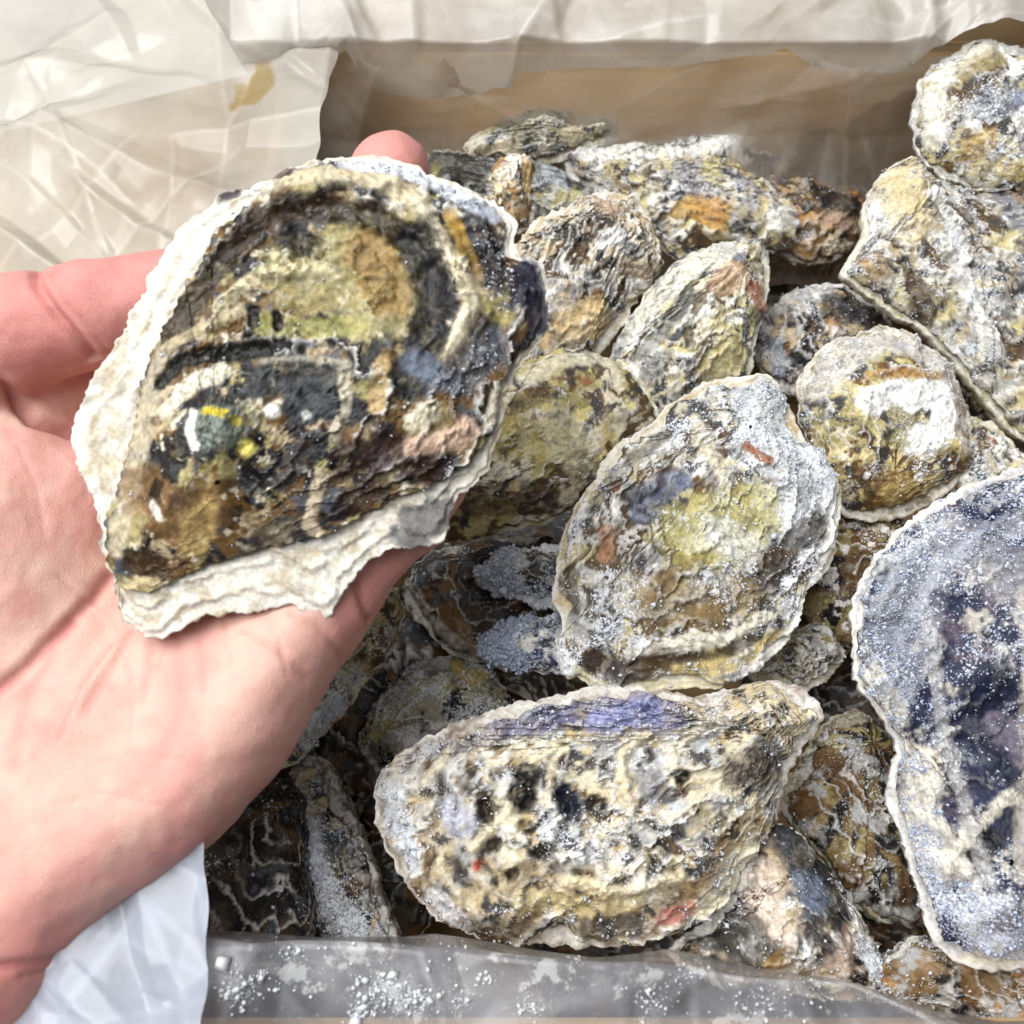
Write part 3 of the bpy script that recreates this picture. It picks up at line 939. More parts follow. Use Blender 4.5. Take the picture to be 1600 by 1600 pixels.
# --- oysters lying in the box, nearest to the camera first
oyster('pale grey and olive pear-shaped oyster lying uppermost on the pile',
       [(870, 900), (880, 850), (900, 790), (930, 740), (965, 695), (1025, 650), (1090, 600), (1150, 583), (1200, 585), (1235, 620), (1255, 668), (1290, 710), (1318, 765), (1316, 830),
        (1302, 885), (1265, 925), (1250, 965), (1225, 1012), (1180, 1050), (1130, 1076), (1050, 1077), (1000, 1086), (948, 1094), (905, 1062), (876, 1047), (868, 1005), (880, 980), (866, 935)],
       umbo=(1195, 595), z=0.022, n=(0.10, -0.38, 1), H=8, D=13, rings=7, amp=1.3, res=(300, 120), seed=3, rag=0.7,
       base=(0.58, 0.54, 0.41),
       layers=[(WHITE, 4, 0.50, 0.1, 'iso'), (YEL, 4, 0.60, 0.07, 'iso'), (SLATE, 6, 0.64, 0.05, 'iso'), (BROWN, 6, 0.65, 0.05, 'iso'), (GREY, 5, 0.6, 0.06, 'iso')],
       strokes=[([(1190, 620), (1200, 680), (1250, 760), (1230, 800)], 62, (0.60, 0.63, 0.66), 0.75), ([(1080, 660), (1100, 720), (1120, 760)], 13, CREAM, 0.8, 0.5),
                ([(1040, 760), (1010, 780), (1000, 800)], 26, (0.10, 0.12, 0.19), 0.75), ([(1060, 760)], 14, (0.16, 0.19, 0.28), 0.8), ([(980, 780)], 20, SLATE, 0.7),
                ([(1155, 705), (1185, 728)], 9, RUST, 0.95), ([(960, 765)], 9, RUST, 0.8), ([(945, 835), (940, 870)], 12, (0.42, 0.22, 0.12), 0.7),
                ([(1120, 850), (1060, 840), (1160, 810)], 55, (0.47, 0.42, 0.15), 0.7), ([(1110, 840), (1150, 860)], 30, (0.66, 0.65, 0.56), 0.85),
                ([(1270, 820), (1220, 860), (1180, 920)], 26, (0.11, 0.085, 0.06), 0.75), ([(1010, 930), (1080, 950), (1140, 940)], 40, (0.27, 0.19, 0.08), 0.6),
                ([(985, 1020), (1060, 1005), (1130, 1000), (1190, 965)], 12, (0.72, 0.68, 0.57), 0.95, 1.0),
                ([(990, 1035), (1100, 1032), (1170, 1000)], 11, (0.14, 0.09, 0.035), 0.85, -0.6), ([(1060, 1050), (1150, 1040), (1210, 1000)], 13, (0.56, 0.44, 0.18), 0.8),
                ([(925, 1030), (960, 1050), (1000, 1060)], 20, (0.10, 0.055, 0.03), 0.85), ([(890, 890), (895, 950)], 10, (0.14, 0.095, 0.045), 0.8, -0.5),
                ([(1040, 680), (970, 730), (920, 800)], 10, (0.13, 0.115, 0.10), 0.6), ([(935, 750)], 10, PURP, 0.7),
                ([(1180, 640), (1250, 740)], 60, None, 0.2), ([(1310, 800), (1280, 910), (1235, 1000), (1170, 1055)], 17, (0.84, 0.82, 0.76), 0.95, 0.4, 1), ([(1130, 1070), (1040, 1070), (950, 1085), (900, 1055)], 13, (0.70, 0.62, 0.40), 0.9, 0.3, 1), ([(870, 1010), (885, 1040)], 15, (0.86, 0.85, 0.82), 1, 0.4, 1)],
       frost=30, rime=0.42, lower=(0.74, 0.70, 0.58), lower2=(0.50, 0.37, 0.17), edge_frost=4)

oyster('ribbed yellow-cream oyster with rows of dark pits nearest the front plastic rim',
       [(586, 1240), (600, 1205), (650, 1162), (720, 1128), (800, 1100), (890, 1080), (990, 1070), (1090, 1085), (1160, 1070), (1230, 1066), (1278, 1092), (1286, 1130), (1262, 1170),
        (1232, 1212), (1220, 1270), (1182, 1335), (1142, 1402), (1100, 1442), (1040, 1466), (960, 1482), (860, 1480), (760, 1474), (685, 1445), (640, 1402), (612, 1352), (590, 1295)],
       umbo=(1265, 1110), z=0.010, n=(0.04, -0.32, 1), H=13, D=12, rings=7, amp=1.7, rib=0.9, ribn=9, res=(330, 130), seed=4, inset=(0.3, 5.5), umbo_in=0.13,
       pits=(13, 8, 1.0), base=(0.58, 0.50, 0.34),
       layers=[((0.62, 0.56, 0.41), 4, 0.5, 0.1, 'iso'), ((0.50, 0.51, 0.52), 4, 0.6, 0.07, 'iso'), ((0.55, 0.42, 0.20), 4, 0.62, 0.07, 'iso'), (TAN, 4, 0.62, 0.07, 'ring'), (GREY, 4, 0.66, 0.06, 'iso'), (BROWN, 8, 0.72, 0.04, 'iso')],
       strokes=[([(800, 1120), (900, 1100), (1030, 1110)], 36, (0.17, 0.17, 0.33), 0.6), ([(930, 1130), (1010, 1110)], 22, (0.27, 0.30, 0.56), 0.65), ([(700, 1170), (780, 1140)], 20, (0.22, 0.19, 0.22), 0.5),
                ([(660, 1230), (690, 1190), (700, 1180)], 9, CREAM, 0.9, 1.8), ([(740, 1320), (800, 1250), (830, 1190), (870, 1160)], 10, (0.70, 0.63, 0.45), 0.95, 2.0),
                ([(850, 1250), (860, 1190), (880, 1170)], 8, (0.68, 0.60, 0.42), 0.9, 1.8), ([(970, 1240), (960, 1180), (1000, 1150)], 9, (0.68, 0.60, 0.42), 0.9, 1.7),
                ([(1040, 1220), (1040, 1170), (1110, 1120), (1190, 1110)], 9, (0.70, 0.64, 0.50), 0.9, 1.9),
                ([(820, 1210), (812, 1240)], 23, DARK, 1, -2.6), ([(878, 1240), (885, 1258)], 23, (0.03, 0.035, 0.06), 1, -2.6), ([(922, 1255)], 19, DARK, 1, -2.4),
                ([(756, 1255), (756, 1270)], 13, (0.05, 0.03, 0.02), 1, -2.2), ([(770, 1315)], 12, (0.06, 0.04, 0.025), 1, -1.8), ([(1050, 1210)], 15, DARK, 1, -1.8),
                ([(845, 1320)], 17, DARK, 0.95, -1.4), ([(1042, 1295)], 15, (0.04, 0.04, 0.05), 0.95, -1.2), ([(980, 1310)], 13, DARK, 0.9, -1.2), ([(820, 1285)], 13, DARK, 0.9, -0.9),
                ([(798, 1358)], 12, (0.06, 0.04, 0.025), 1, -1.8), ([(895, 1355)], 10, (0.10, 0.07, 0.04), 0.9, -1), ([(1010, 1235), (1000, 1220)], 26, (0.13, 0.12, 0.13), 0.7),
                ([(710, 1265), (720, 1280)], 26, (0.42, 0.43, 0.50), 0.9, 0.5), ([(745, 1343)], 9, (0.42, 0.06, 0.03), 1), ([(1140, 1200), (1190, 1200)], 32, (0.12, 0.085, 0.07), 0.75), ([(1205, 1165)], 15, (0.62, 0.62, 0.60), 0.9),
                ([(1180, 1160), (1220, 1190)], 20, (0.09, 0.09, 0.09), 0.7),
                ([(880, 1370), (960, 1380), (1050, 1360)], 11, (0.68, 0.60, 0.40), 0.9, 1.9), ([(820, 1400), (900, 1410), (980, 1400)], 20, (0.58, 0.48, 0.24), 0.7),
                ([(1120, 1310), (1090, 1370), (1050, 1400)], 14, (0.19, 0.12, 0.06), 0.7, -0.4), ([(1170, 1330), (1120, 1400), (1090, 1420)], 20, (0.70, 0.65, 0.50), 0.95, 0, 1),
                ([(1030, 1425), (1070, 1418)], 15, (0.48, 0.16, 0.13), 0.75, 0, 1), ([(740, 1440), (800, 1455), (870, 1460)], 22, (0.06, 0.045, 0.035), 0.7), ([(920, 1450), (980, 1440)], 24, (0.10, 0.09, 0.085), 0.75),
                ([(680, 1400), (720, 1440)], 18, (0.66, 0.66, 0.68), 0.8, 0, 1), ([(620, 1230), (615, 1290)], 16, (0.60, 0.62, 0.66), 0.8, 0, 1),
                ([(870, 1300), (960, 1290), (1000, 1280)], 40, None, 0.25), ([(620, 1250), (640, 1340)], 20, None, 0.5)],
       frost=24, rime=0.34, wet=0.4, lower=(0.60, 0.56, 0.48), lower2=(0.25, 0.19, 0.15), edge_frost=4)

oyster('large blue-black oyster thickly coated in frost crystals at the frame edge',
       [(1640, 715), (1560, 742), (1500, 766), (1440, 800), (1392, 840), (1352, 890), (1336, 950), (1330, 1020), (1347, 1080), (1385, 1125), (1408, 1172), (1395, 1212), (1396, 1270), (1420, 1330),
        (1440, 1400), (1462, 1470), (1512, 1510), (1572, 1520), (1640, 1505), (1720, 1430), (1770, 1280), (1790, 1080), (1780, 900), (1730, 760)],
       umbo=(1535, 1480), z=0.026, n=(-0.10, -0.30, 1), H=13, D=14, rings=7, amp=2.2, rib=1.6, ribn=10, res=(330, 130), seed=5, relief=[([(1535, 1440)], 90, 4.0), ([(1430, 1200), (1440, 1330)], 45, 2.5), ([(1600, 1000), (1600, 1180)], 50, 2.0), ([(1520, 1120)], 80, -2.5)], inset=(1, 3.5), umbo_in=0.17,
       base=(0.028, 0.034, 0.07),
       layers=[((0.018, 0.022, 0.05), 4, 0.5, 0.1, 'iso'), ((0.26, 0.27, 0.30), 5, 0.66, 0.06, 'iso'), ((0.45, 0.42, 0.36), 5, 0.66, 0.05, 'iso'), ((0.09, 0.07, 0.10), 4, 0.66, 0.06, 'iso')],
       strokes=[([(1420, 900), (1400, 970), (1380, 1050)], 50, (0.36, 0.37, 0.39), 0.4), ([(1480, 860), (1540, 900), (1600, 960)], 50, (0.34, 0.33, 0.35), 0.5), ([(1590, 1000), (1600, 1150)], 28, (0.52, 0.47, 0.36), 0.7),
                ([(1530, 1080), (1520, 1150), (1560, 1190)], 42, (0.03, 0.035, 0.075), 0.9), ([(1570, 1260), (1560, 1280)], 30, (0.03, 0.035, 0.06), 0.95), ([(1490, 1320), (1520, 1310)], 24, (0.025, 0.025, 0.03), 0.95), ([(1570, 1330), (1600, 1340)], 20, (0.03, 0.03, 0.05), 0.9),
                ([(1430, 1190), (1430, 1280), (1450, 1330)], 28, (0.66, 0.62, 0.53), 0.9, 0.8), ([(1460, 1350), (1500, 1290), (1550, 1240)], 11, (0.72, 0.68, 0.58), 0.8, 1), ([(1360, 1060), (1400, 1120)], 18, (0.70, 0.67, 0.58), 0.85, 0, 1),
                ([(1500, 1380), (1440, 1250), (1400, 1150)], 13, (0.66, 0.62, 0.54), 0.8, 1.8), ([(1520, 1370), (1480, 1220), (1450, 1080), (1430, 960)], 12, (0.50, 0.49, 0.48), 0.7, 1.6), ([(1560, 1360), (1570, 1220), (1580, 1080), (1570, 940)], 13, (0.52, 0.48, 0.42), 0.65, 1.6), ([(1400, 1000), (1450, 900), (1530, 830)], 12, (0.40, 0.42, 0.48), 0.6, 1.4), ([(1360, 960), (1400, 880), (1460, 830)], 12, (0.45, 0.46, 0.48), 0.6, 1.2),
                ([(1540, 1130), (1580, 1200)], 20, (0.20, 0.17, 0.22), 0.6), ([(1530, 1430), (1550, 1450)], 50, (0.55, 0.55, 0.56), 0.7), ([(1540, 1430), (1550, 1420)], 20, (0.10, 0.05, 0.06), 0.7), ([(1520, 1500), (1580, 1500), (1620, 1480)], 14, (0.72, 0.66, 0.53), 0.8, 0, 1),
                ([(1450, 850), (1550, 820), (1600, 800)], 70, None, 0.14), ([(1400, 950), (1400, 1050)], 45, None, 0.18), ([(1500, 1420), (1560, 1460)], 50, None, 0.25), ([(1430, 1300), (1440, 1380)], 25, None, 0.3)],
       frost=120, frost_col=(0.68, 0.75, 0.92), rime=0.38, wet=0.3, lower=(0.66, 0.63, 0.57), lower2=(0.40, 0.40, 0.42), edge_frost=2.0, frost_size=0.17)

oyster('smooth olive-yellow oyster showing between the held oyster and the pear-shaped one',
       [(640, 760), (690, 660), (770, 592), (850, 552), (910, 545), (970, 568), (1018, 610), (1030, 658), (1002, 712), (945, 752), (900, 792), (850, 818), (765, 836), (700, 846), (650, 830)],
       umbo=(650, 800), z=0.012, n=(0.12, -0.42, 1), H=9, D=12, rings=6, amp=0.5, res=(240, 90), seed=6, umbo_in=0.2,
       base=(0.56, 0.48, 0.22), layers=[((0.56, 0.47, 0.20), 3, 0.5, 0.1, 'iso'), (OLIVE, 4, 0.57, 0.07, 'iso'), (CREAM, 4, 0.58, 0.06, 'iso'), (BROWN, 7, 0.67, 0.05, 'iso')],
       strokes=[([(820, 600), (870, 570), (930, 560)], 15, (0.66, 0.62, 0.48), 0.8), ([(850, 620), (810, 640)], 16, (0.16, 0.11, 0.04), 0.7), ([(910, 605)], 9, RUST, 0.9), ([(740, 790), (800, 780), (850, 780)], 26, (0.13, 0.07, 0.04), 0.75),
                ([(800, 690), (840, 700)], 40, (0.40, 0.34, 0.09), 0.6), ([(870, 680), (900, 720)], 35, (0.60, 0.55, 0.38), 0.6), ([(800, 765)], 10, (0.58, 0.46, 0.26), 0.9)],
       frost=8, rime=0.2, lower=(0.55, 0.50, 0.38), lower2=OLIVE)

oyster('round olive oyster with a bright white bare patch on top',
       [(1250, 620), (1264, 566), (1310, 530), (1370, 510), (1430, 520), (1480, 558), (1512, 620), (1526, 690), (1502, 750), (1455, 790), (1390, 812), (1330, 806), (1275, 750)],
       umbo=(1390, 800), z=0.012, n=(0.0, -0.42, 1), H=11, D=14, rings=6, amp=1.1, res=(240, 95), seed=7, umbo_in=0.22,
       base=(0.48, 0.39, 0.17), layers=[(YEL, 3, 0.5, 0.1, 'iso'), (OLIVE, 4, 0.52, 0.06, 'iso'), (CREAM, 5, 0.7, 0.05, 'iso'), (BROWN, 6, 0.62, 0.05, 'iso')],
       strokes=[([(1275, 600), (1310, 555), (1370, 535), (1430, 545), (1480, 600), (1500, 680)], 32, (0.55, 0.52, 0.48), 0.85), ([(1340, 600), (1400, 595), (1450, 600)], 9, (0.40, 0.22, 0.07), 0.7),
                ([(1340, 640), (1370, 628), (1420, 632), (1450, 625), (1460, 660), (1440, 695), (1410, 695)], 25, (0.90, 0.90, 0.88), 1.0, 0.6), ([(1380, 655), (1400, 670)], 13, (0.25, 0.22, 0.13), 0.9), ([(1390, 695)], 16, (0.30, 0.28, 0.12), 0.8),
                ([(1380, 760), (1400, 775)], 30, (0.30, 0.19, 0.06), 0.6), ([(1340, 720)], 14, (0.62, 0.52, 0.27), 0.8), ([(1340, 750)], 6, WHITE, 1), ([(1425, 750)], 8, WHITE, 0.9), ([(1400, 545)], 14, (0.42, 0.42, 0.48), 0.7)],
       frost=26, rime=0.35, lower=(0.52, 0.47, 0.36), lower2=BROWN)

oyster('chalky ridged oyster with a tall pale tip below the top corner one',
       [(1432, 238), (1380, 268), (1356, 320), (1350, 370), (1318, 422), (1350, 450), (1400, 490), (1452, 515), (1490, 555), (1522, 600), (1562, 645), (1610, 690), (1700, 640), (1730, 480), (1700, 340), (1610, 288), (1510, 292), (1452, 268)],
       umbo=(1425, 250), z=0.014, n=(0.18, -0.4, 1), H=12, D=14, rings=8, amp=1.7, rib=1.2, ribn=10, res=(250, 95), seed=8, umbo_in=0.14,
       base=(0.58, 0.54, 0.44), layers=CHALKY,
       strokes=[([(1400, 290), (1390, 340), (1400, 370)], 28, (0.66, 0.55, 0.33), 0.8), ([(1360, 430), (1350, 410)], 18, (0.36, 0.24, 0.12), 0.7), ([(1560, 330), (1590, 380), (1580, 450)], 34, (0.13, 0.135, 0.16), 0.75), ([(1440, 340), (1450, 380)], 12, (0.20, 0.19, 0.15), 0.7),
                ([(1590, 480), (1600, 560)], 26, (0.10, 0.105, 0.13), 0.8), ([(1440, 320), (1480, 450), (1540, 560)], 12, (0.72, 0.72, 0.70), 0.8, 1), ([(1420, 460), (1440, 500)], 16, (0.16, 0.10, 0.06), 0.8), ([(1560, 310), (1600, 340)], 12, (0.42, 0.30, 0.2), 0.7)],
       frost=45, rime=0.42, lower=(0.64, 0.60, 0.48), lower2=OLIVE)

oyster('cream rimmed rounded oyster highest in the top corner against the back wall',
       [(1430, 175), (1440, 122), (1480, 86), (1530, 60), (1600, 66), (1668, 100), (1690, 190), (1650, 280), (1600, 298), (1530, 292), (1470, 276), (1437, 232)],
       umbo=(1600, 290), z=0.040, n=(-0.15, -0.6, 1), H=9, D=13, rings=5, amp=1.1, res=(210, 80), seed=9, umbo_in=0.25,
       base=(0.52, 0.46, 0.29), layers=[(YEL, 4, 0.55, 0.08, 'iso'), (GREY, 4, 0.58, 0.06, 'iso'), (WHITE, 5, 0.6, 0.05, 'iso'), (BROWN, 6, 0.68, 0.05, 'iso')],
       strokes=[([(1455, 220), (1455, 150), (1490, 105), (1540, 80)], 17, (0.70, 0.67, 0.58), 0.9), ([(1500, 120), (1550, 100)], 20, (0.38, 0.32, 0.16), 0.7), ([(1530, 180), (1560, 170)], 30, (0.17, 0.18, 0.21), 0.8), ([(1580, 170)], 14, (0.18, 0.2, 0.33), 0.7),
                ([(1510, 245), (1530, 230)], 20, (0.48, 0.33, 0.12), 0.8), ([(1500, 220)], 9, (0.15, 0.08, 0.07), 0.8), ([(1590, 235)], 18, (0.14, 0.12, 0.15), 0.7), ([(1560, 270), (1590, 275)], 16, (0.58, 0.46, 0.18), 0.8)],
       frost=30, rime=0.4, lower=(0.66, 0.63, 0.53), lower2=GREY)

oyster('small dark purple-brown oyster in the hollow beside the white-patched one',
       [(1186, 560), (1196, 495), (1245, 452), (1310, 440), (1370, 470), (1400, 510), (1380, 570), (1300, 610), (1230, 610)],
       umbo=(1380, 520), z=-0.012, n=(0, -0.3, 1), H=8, D=12, rings=6, amp=1.2, seed=10, umbo_in=0.2,
       base=(0.14, 0.11, 0.11), layers=DARKISH,
       strokes=[([(1210, 480), (1240, 460), (1280, 465)], 20, (0.42, 0.42, 0.40), 0.8), ([(1275, 468)], 9, WHITE, 1), ([(1300, 490), (1350, 495)], 32, (0.055, 0.045, 0.05), 0.85), ([(1290, 515)], 10, (0.38, 0.22, 0.1), 0.7), ([(1205, 540), (1215, 580)], 14, (0.33, 0.36, 0.42), 0.7)],
       frost=40, rime=0.4, lower=(0.38, 0.36, 0.33), lower2=DARK)

oyster('yellow-white oyster with grey striped flank behind the pear-shaped one',
       [(945, 570), (980, 502), (1012, 450), (1060, 402), (1130, 376), (1192, 370), (1203, 420), (1200, 470), (1184, 535), (1172, 590), (1110, 630), (1030, 660), (960, 620)],
       umbo=(1190, 385), z=0.006, n=(-0.05, -0.42, 1), H=11, D=13, rings=7, amp=1.3, rib=1.0, ribn=9, seed=11, umbo_in=0.16,
       base=(0.57, 0.51, 0.31), layers=[(CREAM, 4, 0.5, 0.1, 'iso'), (YEL, 3, 0.56, 0.07, 'iso'), (WHITE, 5, 0.6, 0.06, 'iso'), (SLATE, 6, 0.68, 0.05, 'ray')],
       strokes=[([(1000, 500), (1060, 430), (1130, 395)], 26, (0.68, 0.67, 0.60), 0.8), ([(1000, 560), (1040, 520), (1070, 470)], 16, (0.17, 0.18, 0.16), 0.75), ([(1010, 590), (1030, 570)], 16, (0.2, 0.21, 0.2), 0.7), ([(1068, 530), (1070, 550)], 9, (0.10, 0.08, 0.05), 0.9, -0.8),
                ([(1080, 500), (1090, 480)], 8, (0.16, 0.13, 0.09), 0.9), ([(1170, 460), (1190, 480)], 16, (0.34, 0.13, 0.07), 0.85), ([(1140, 440), (1120, 460)], 22, (0.52, 0.34, 0.2), 0.7), ([(1150, 415)], 11, (0.20, 0.2, 0.26), 0.8), ([(1110, 590), (1140, 560)], 30, (0.56, 0.48, 0.22), 0.8), ([(1180, 500)], 16, (0.13, 0.11, 0.09), 0.7)],
       frost=14, rime=0.3, lower=(0.62, 0.58, 0.45), lower2=SLATE)

oyster('flaky white and tan oyster touching the held oyster at its edge',
       [(795, 400), (815, 365), (852, 330), (920, 300), (992, 298), (1022, 340), (1042, 402), (1022, 440), (985, 490), (945, 545), (880, 570), (830, 560), (780, 500)],
       umbo=(985, 310), z=0.010, n=(0.05, -0.45, 1), H=8, D=12, rings=10, amp=1.9, rib=0.5, seed=12, umbo_in=0.16, rag=1.3,
       base=(0.62, 0.56, 0.44), layers=[(WHITE, 5, 0.52, 0.08, 'ring'), (TAN, 4, 0.57, 0.06, 'ring'), (BROWN, 6, 0.66, 0.05, 'ring'), (GREY, 5, 0.62, 0.05, 'iso')],
       strokes=[([(940, 320), (950, 330)], 22, (0.40, 0.28, 0.19), 0.7), ([(970, 430), (1010, 430)], 12, (0.27, 0.18, 0.11), 0.7), ([(880, 520), (930, 500)], 28, (0.60, 0.45, 0.22), 0.7), ([(940, 390), (960, 380)], 16, WHITE, 0.9), ([(850, 540)], 14, (0.55, 0.34, 0.12), 0.7)],
       frost=12, rime=0.3, lower=(0.68, 0.65, 0.56), lower2=TAN)

oyster('whitish oyster with an orange-brown spot lying along the back of the pile',
       [(888, 240), (905, 215), (970, 222), (1060, 215), (1138, 212), (1180, 258), (1230, 310), (1252, 350), (1240, 385), (1180, 395), (1120, 400), (1050, 400), (1010, 350), (960, 310), (900, 280)],
       umbo=(900, 235), z=0.004, n=(0.08, -0.5, 1), H=9, D=12, rings=8, amp=1.5, seed=13, umbo_in=0.15, rag=1.1,
       base=(0.60, 0.56, 0.47), layers=CHALKY,
       strokes=[([(920, 240), (1000, 240), (1090, 230), (1130, 225)], 24, (0.80, 0.79, 0.74), 0.9), ([(1080, 335), (1110, 350)], 24, (0.46, 0.25, 0.06), 0.85), ([(1050, 340), (1070, 325)], 12, (0.45, 0.30, 0.1), 0.7), ([(1060, 280), (1080, 300)], 20, (0.24, 0.23, 0.24), 0.7), ([(1150, 290), (1180, 300)], 13, (0.26, 0.24, 0.25), 0.7), ([(1140, 260), (1190, 290)], 12, (0.64, 0.53, 0.27), 0.8), ([(1200, 350), (1230, 345)], 20, WHITE, 0.8)],
       frost=12, rime=0.3, lower=(0.70, 0.68, 0.60), lower2=GREY)

oyster('dark brown oyster with orange edge wedged against the back wall',
       [(1130, 212), (1200, 232), (1270, 268), (1345, 290), (1356, 320), (1338, 380), (1290, 410), (1230, 400), (1180, 340), (1140, 270)],
       umbo=(1150, 222), z=-0.006, n=(0.1, -0.5, 1), H=8, D=12, rings=7, amp=1.3, seed=14, umbo_in=0.18,
       base=(0.13, 0.085, 0.055), layers=[(BROWN, 4, 0.5, 0.1, 'iso'), (DARK, 4, 0.55, 0.07, 'iso'), (GREY, 5, 0.6, 0.05, 'iso'), (TAN, 6, 0.62, 0.05, 'ring'), (ORANGE, 5, 0.68, 0.05, 'ring')],
       strokes=[([(1170, 240), (1200, 250)], 20, (0.09, 0.085, 0.09), 0.8), ([(1210, 270), (1240, 285)], 12, (0.46, 0.36, 0.14), 0.7), ([(1270, 285), (1320, 300), (1345, 315)], 8, (0.46, 0.22, 0.06), 0.8), ([(1280, 310), (1320, 330)], 22, (0.035, 0.03, 0.03), 0.9), ([(1280, 350), (1320, 360)], 12, (0.33, 0.21, 0.15), 0.7)],
       frost=8, rime=0.25, lower=(0.30, 0.22, 0.15), lower2=DARK)

oyster('narrow grey-rimmed oyster standing farthest back below the plastic fold',
       [(722, 228), (760, 195), (822, 173), (900, 176), (958, 182), (962, 212), (900, 240), (820, 260), (750, 255)],
       umbo=(955, 195), z=0.018, n=(0.0, -0.75, 1), H=8, D=9, rings=6, amp=1.0, seed=15, umbo_in=0.2, res=(190, 64),
       base=(0.50, 0.46, 0.31), layers=[(CREAM, 4, 0.52, 0.08, 'iso'), (GREY, 4, 0.55, 0.07, 'iso'), (OLIVE, 5, 0.62, 0.05, 'iso'), (SLATE, 6, 0.66, 0.05, 'iso')],
       strokes=[([(735, 222), (780, 190), (860, 180), (940, 190)], 13, (0.62, 0.60, 0.50), 0.8), ([(800, 210), (840, 215)], 14, (0.22, 0.20, 0.13), 0.7), ([(890, 215)], 18, (0.60, 0.52, 0.30), 0.8)],
       frost=8, rime=0.3, lower=(0.58, 0.55, 0.45), lower2=OLIVE)

oyster('slate grey oyster just past the fingertip',
       [(640, 250), (690, 232), (760, 240), (830, 250), (900, 268), (935, 300), (900, 340), (840, 350), (760, 330), (680, 300)],
       umbo=(660, 255), z=0.008, n=(0, -0.4, 1), H=7, D=10, rings=7, amp=1.0, seed=16, umbo_in=0.2, res=(190, 64),
       base=(0.20, 0.19, 0.16), layers=[(SLATE, 4, 0.5, 0.1, 'iso'), (OLIVE, 4, 0.62, 0.06, 'iso'), (DARK, 5, 0.58, 0.06, 'iso'), (GREY, 6, 0.63, 0.05, 'iso')],
       strokes=[([(680, 235), (760, 240)], 9, (0.46, 0.44, 0.38), 0.8), ([(860, 270), (875, 285)], 20, (0.36, 0.39, 0.42), 0.8), ([(900, 285)], 20, (0.03, 0.03, 0.03), 0.9), ([(700, 262), (740, 280)], 26, (0.10, 0.095, 0.075), 0.7)],
       frost=6, rime=0.25, lower=(0.30, 0.29, 0.26), lower2=DARK)

oyster('small knobbly cream oyster standing upright behind the held one',
       [(752, 285), (775, 248), (815, 238), (836, 262), (838, 312), (828, 352), (800, 368), (768, 340)],
       umbo=(800, 242), z=0.010, n=(0.05, -0.55, 1), H=9, D=10, rings=5, amp=1.2, seed=17, umbo_in=0.25, res=(170, 60),
       base=(0.66, 0.57, 0.37), layers=[(CREAM, 5, 0.5, 0.1, 'iso'), (WHITE, 5, 0.58, 0.06, 'iso'), (ORANGE, 5, 0.68, 0.06, 'iso'), (BROWN, 6, 0.66, 0.05, 'iso')],
       strokes=[([(820, 260), (825, 300)], 10, (0.55, 0.38, 0.15), 0.7), ([(800, 335), (820, 330)], 18, (0.26, 0.18, 0.10), 0.75), ([(790, 280)], 18, (0.74, 0.70, 0.58), 0.8)],
       frost=6, rime=0.2, lower=(0.60, 0.52, 0.35), lower2=BROWN)

oyster('tan-yellow oyster half hidden behind the edge of the palm',
       [(360, 1160), (420, 1060), (500, 980), (560, 930), (610, 912), (632, 950), (622, 1000), (592, 1045), (548, 1100), (500, 1160), (450, 1200), (390, 1220)],
       umbo=(620, 925), z=-0.010, n=(0.25, -0.2, 1), H=10, D=14, rings=6, amp=1.0, seed=18, umbo_in=0.16,
       base=(0.50, 0.40, 0.20), layers=[(YEL, 4, 0.5, 0.1, 'iso'), (CREAM, 5, 0.56, 0.07, 'iso'), (BROWN, 5, 0.64, 0.05, 'iso'), (OLIVE, 4, 0.6, 0.06, 'iso')],
       strokes=[([(565, 1030), (570, 1050), (590, 1035)], 8, (0.15, 0.08, 0.03), 0.8, -0.6), ([(540, 1060), (560, 1055)], 22, (0.62, 0.55, 0.35), 0.7), ([(605, 990)], 10, (0.60, 0.60, 0.58), 0.7), ([(490, 1150), (530, 1120)], 30, None, 0.8)],
       frost=35, rime=0.4, lower=(0.45, 0.38, 0.24), lower2=BROWN)

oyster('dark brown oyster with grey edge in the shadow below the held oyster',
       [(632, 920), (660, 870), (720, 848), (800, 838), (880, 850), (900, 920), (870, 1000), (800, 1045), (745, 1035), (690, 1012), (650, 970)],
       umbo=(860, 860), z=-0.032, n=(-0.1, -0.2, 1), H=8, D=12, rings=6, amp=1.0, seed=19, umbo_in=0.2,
       base=(0.075, 0.055, 0.04), layers=[(DARK, 4, 0.52, 0.1, 'iso'), (BROWN, 5, 0.62, 0.06, 'iso'), (SLATE, 5, 0.64, 0.06, 'iso')],  # own dark brown, darkened further to deepen the shade in this gap
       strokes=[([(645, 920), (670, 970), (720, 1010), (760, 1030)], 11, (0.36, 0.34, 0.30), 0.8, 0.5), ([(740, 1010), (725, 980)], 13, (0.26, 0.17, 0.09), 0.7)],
       frost=14, rime=0.3, lower=(0.36, 0.33, 0.28), lower2=DARK)

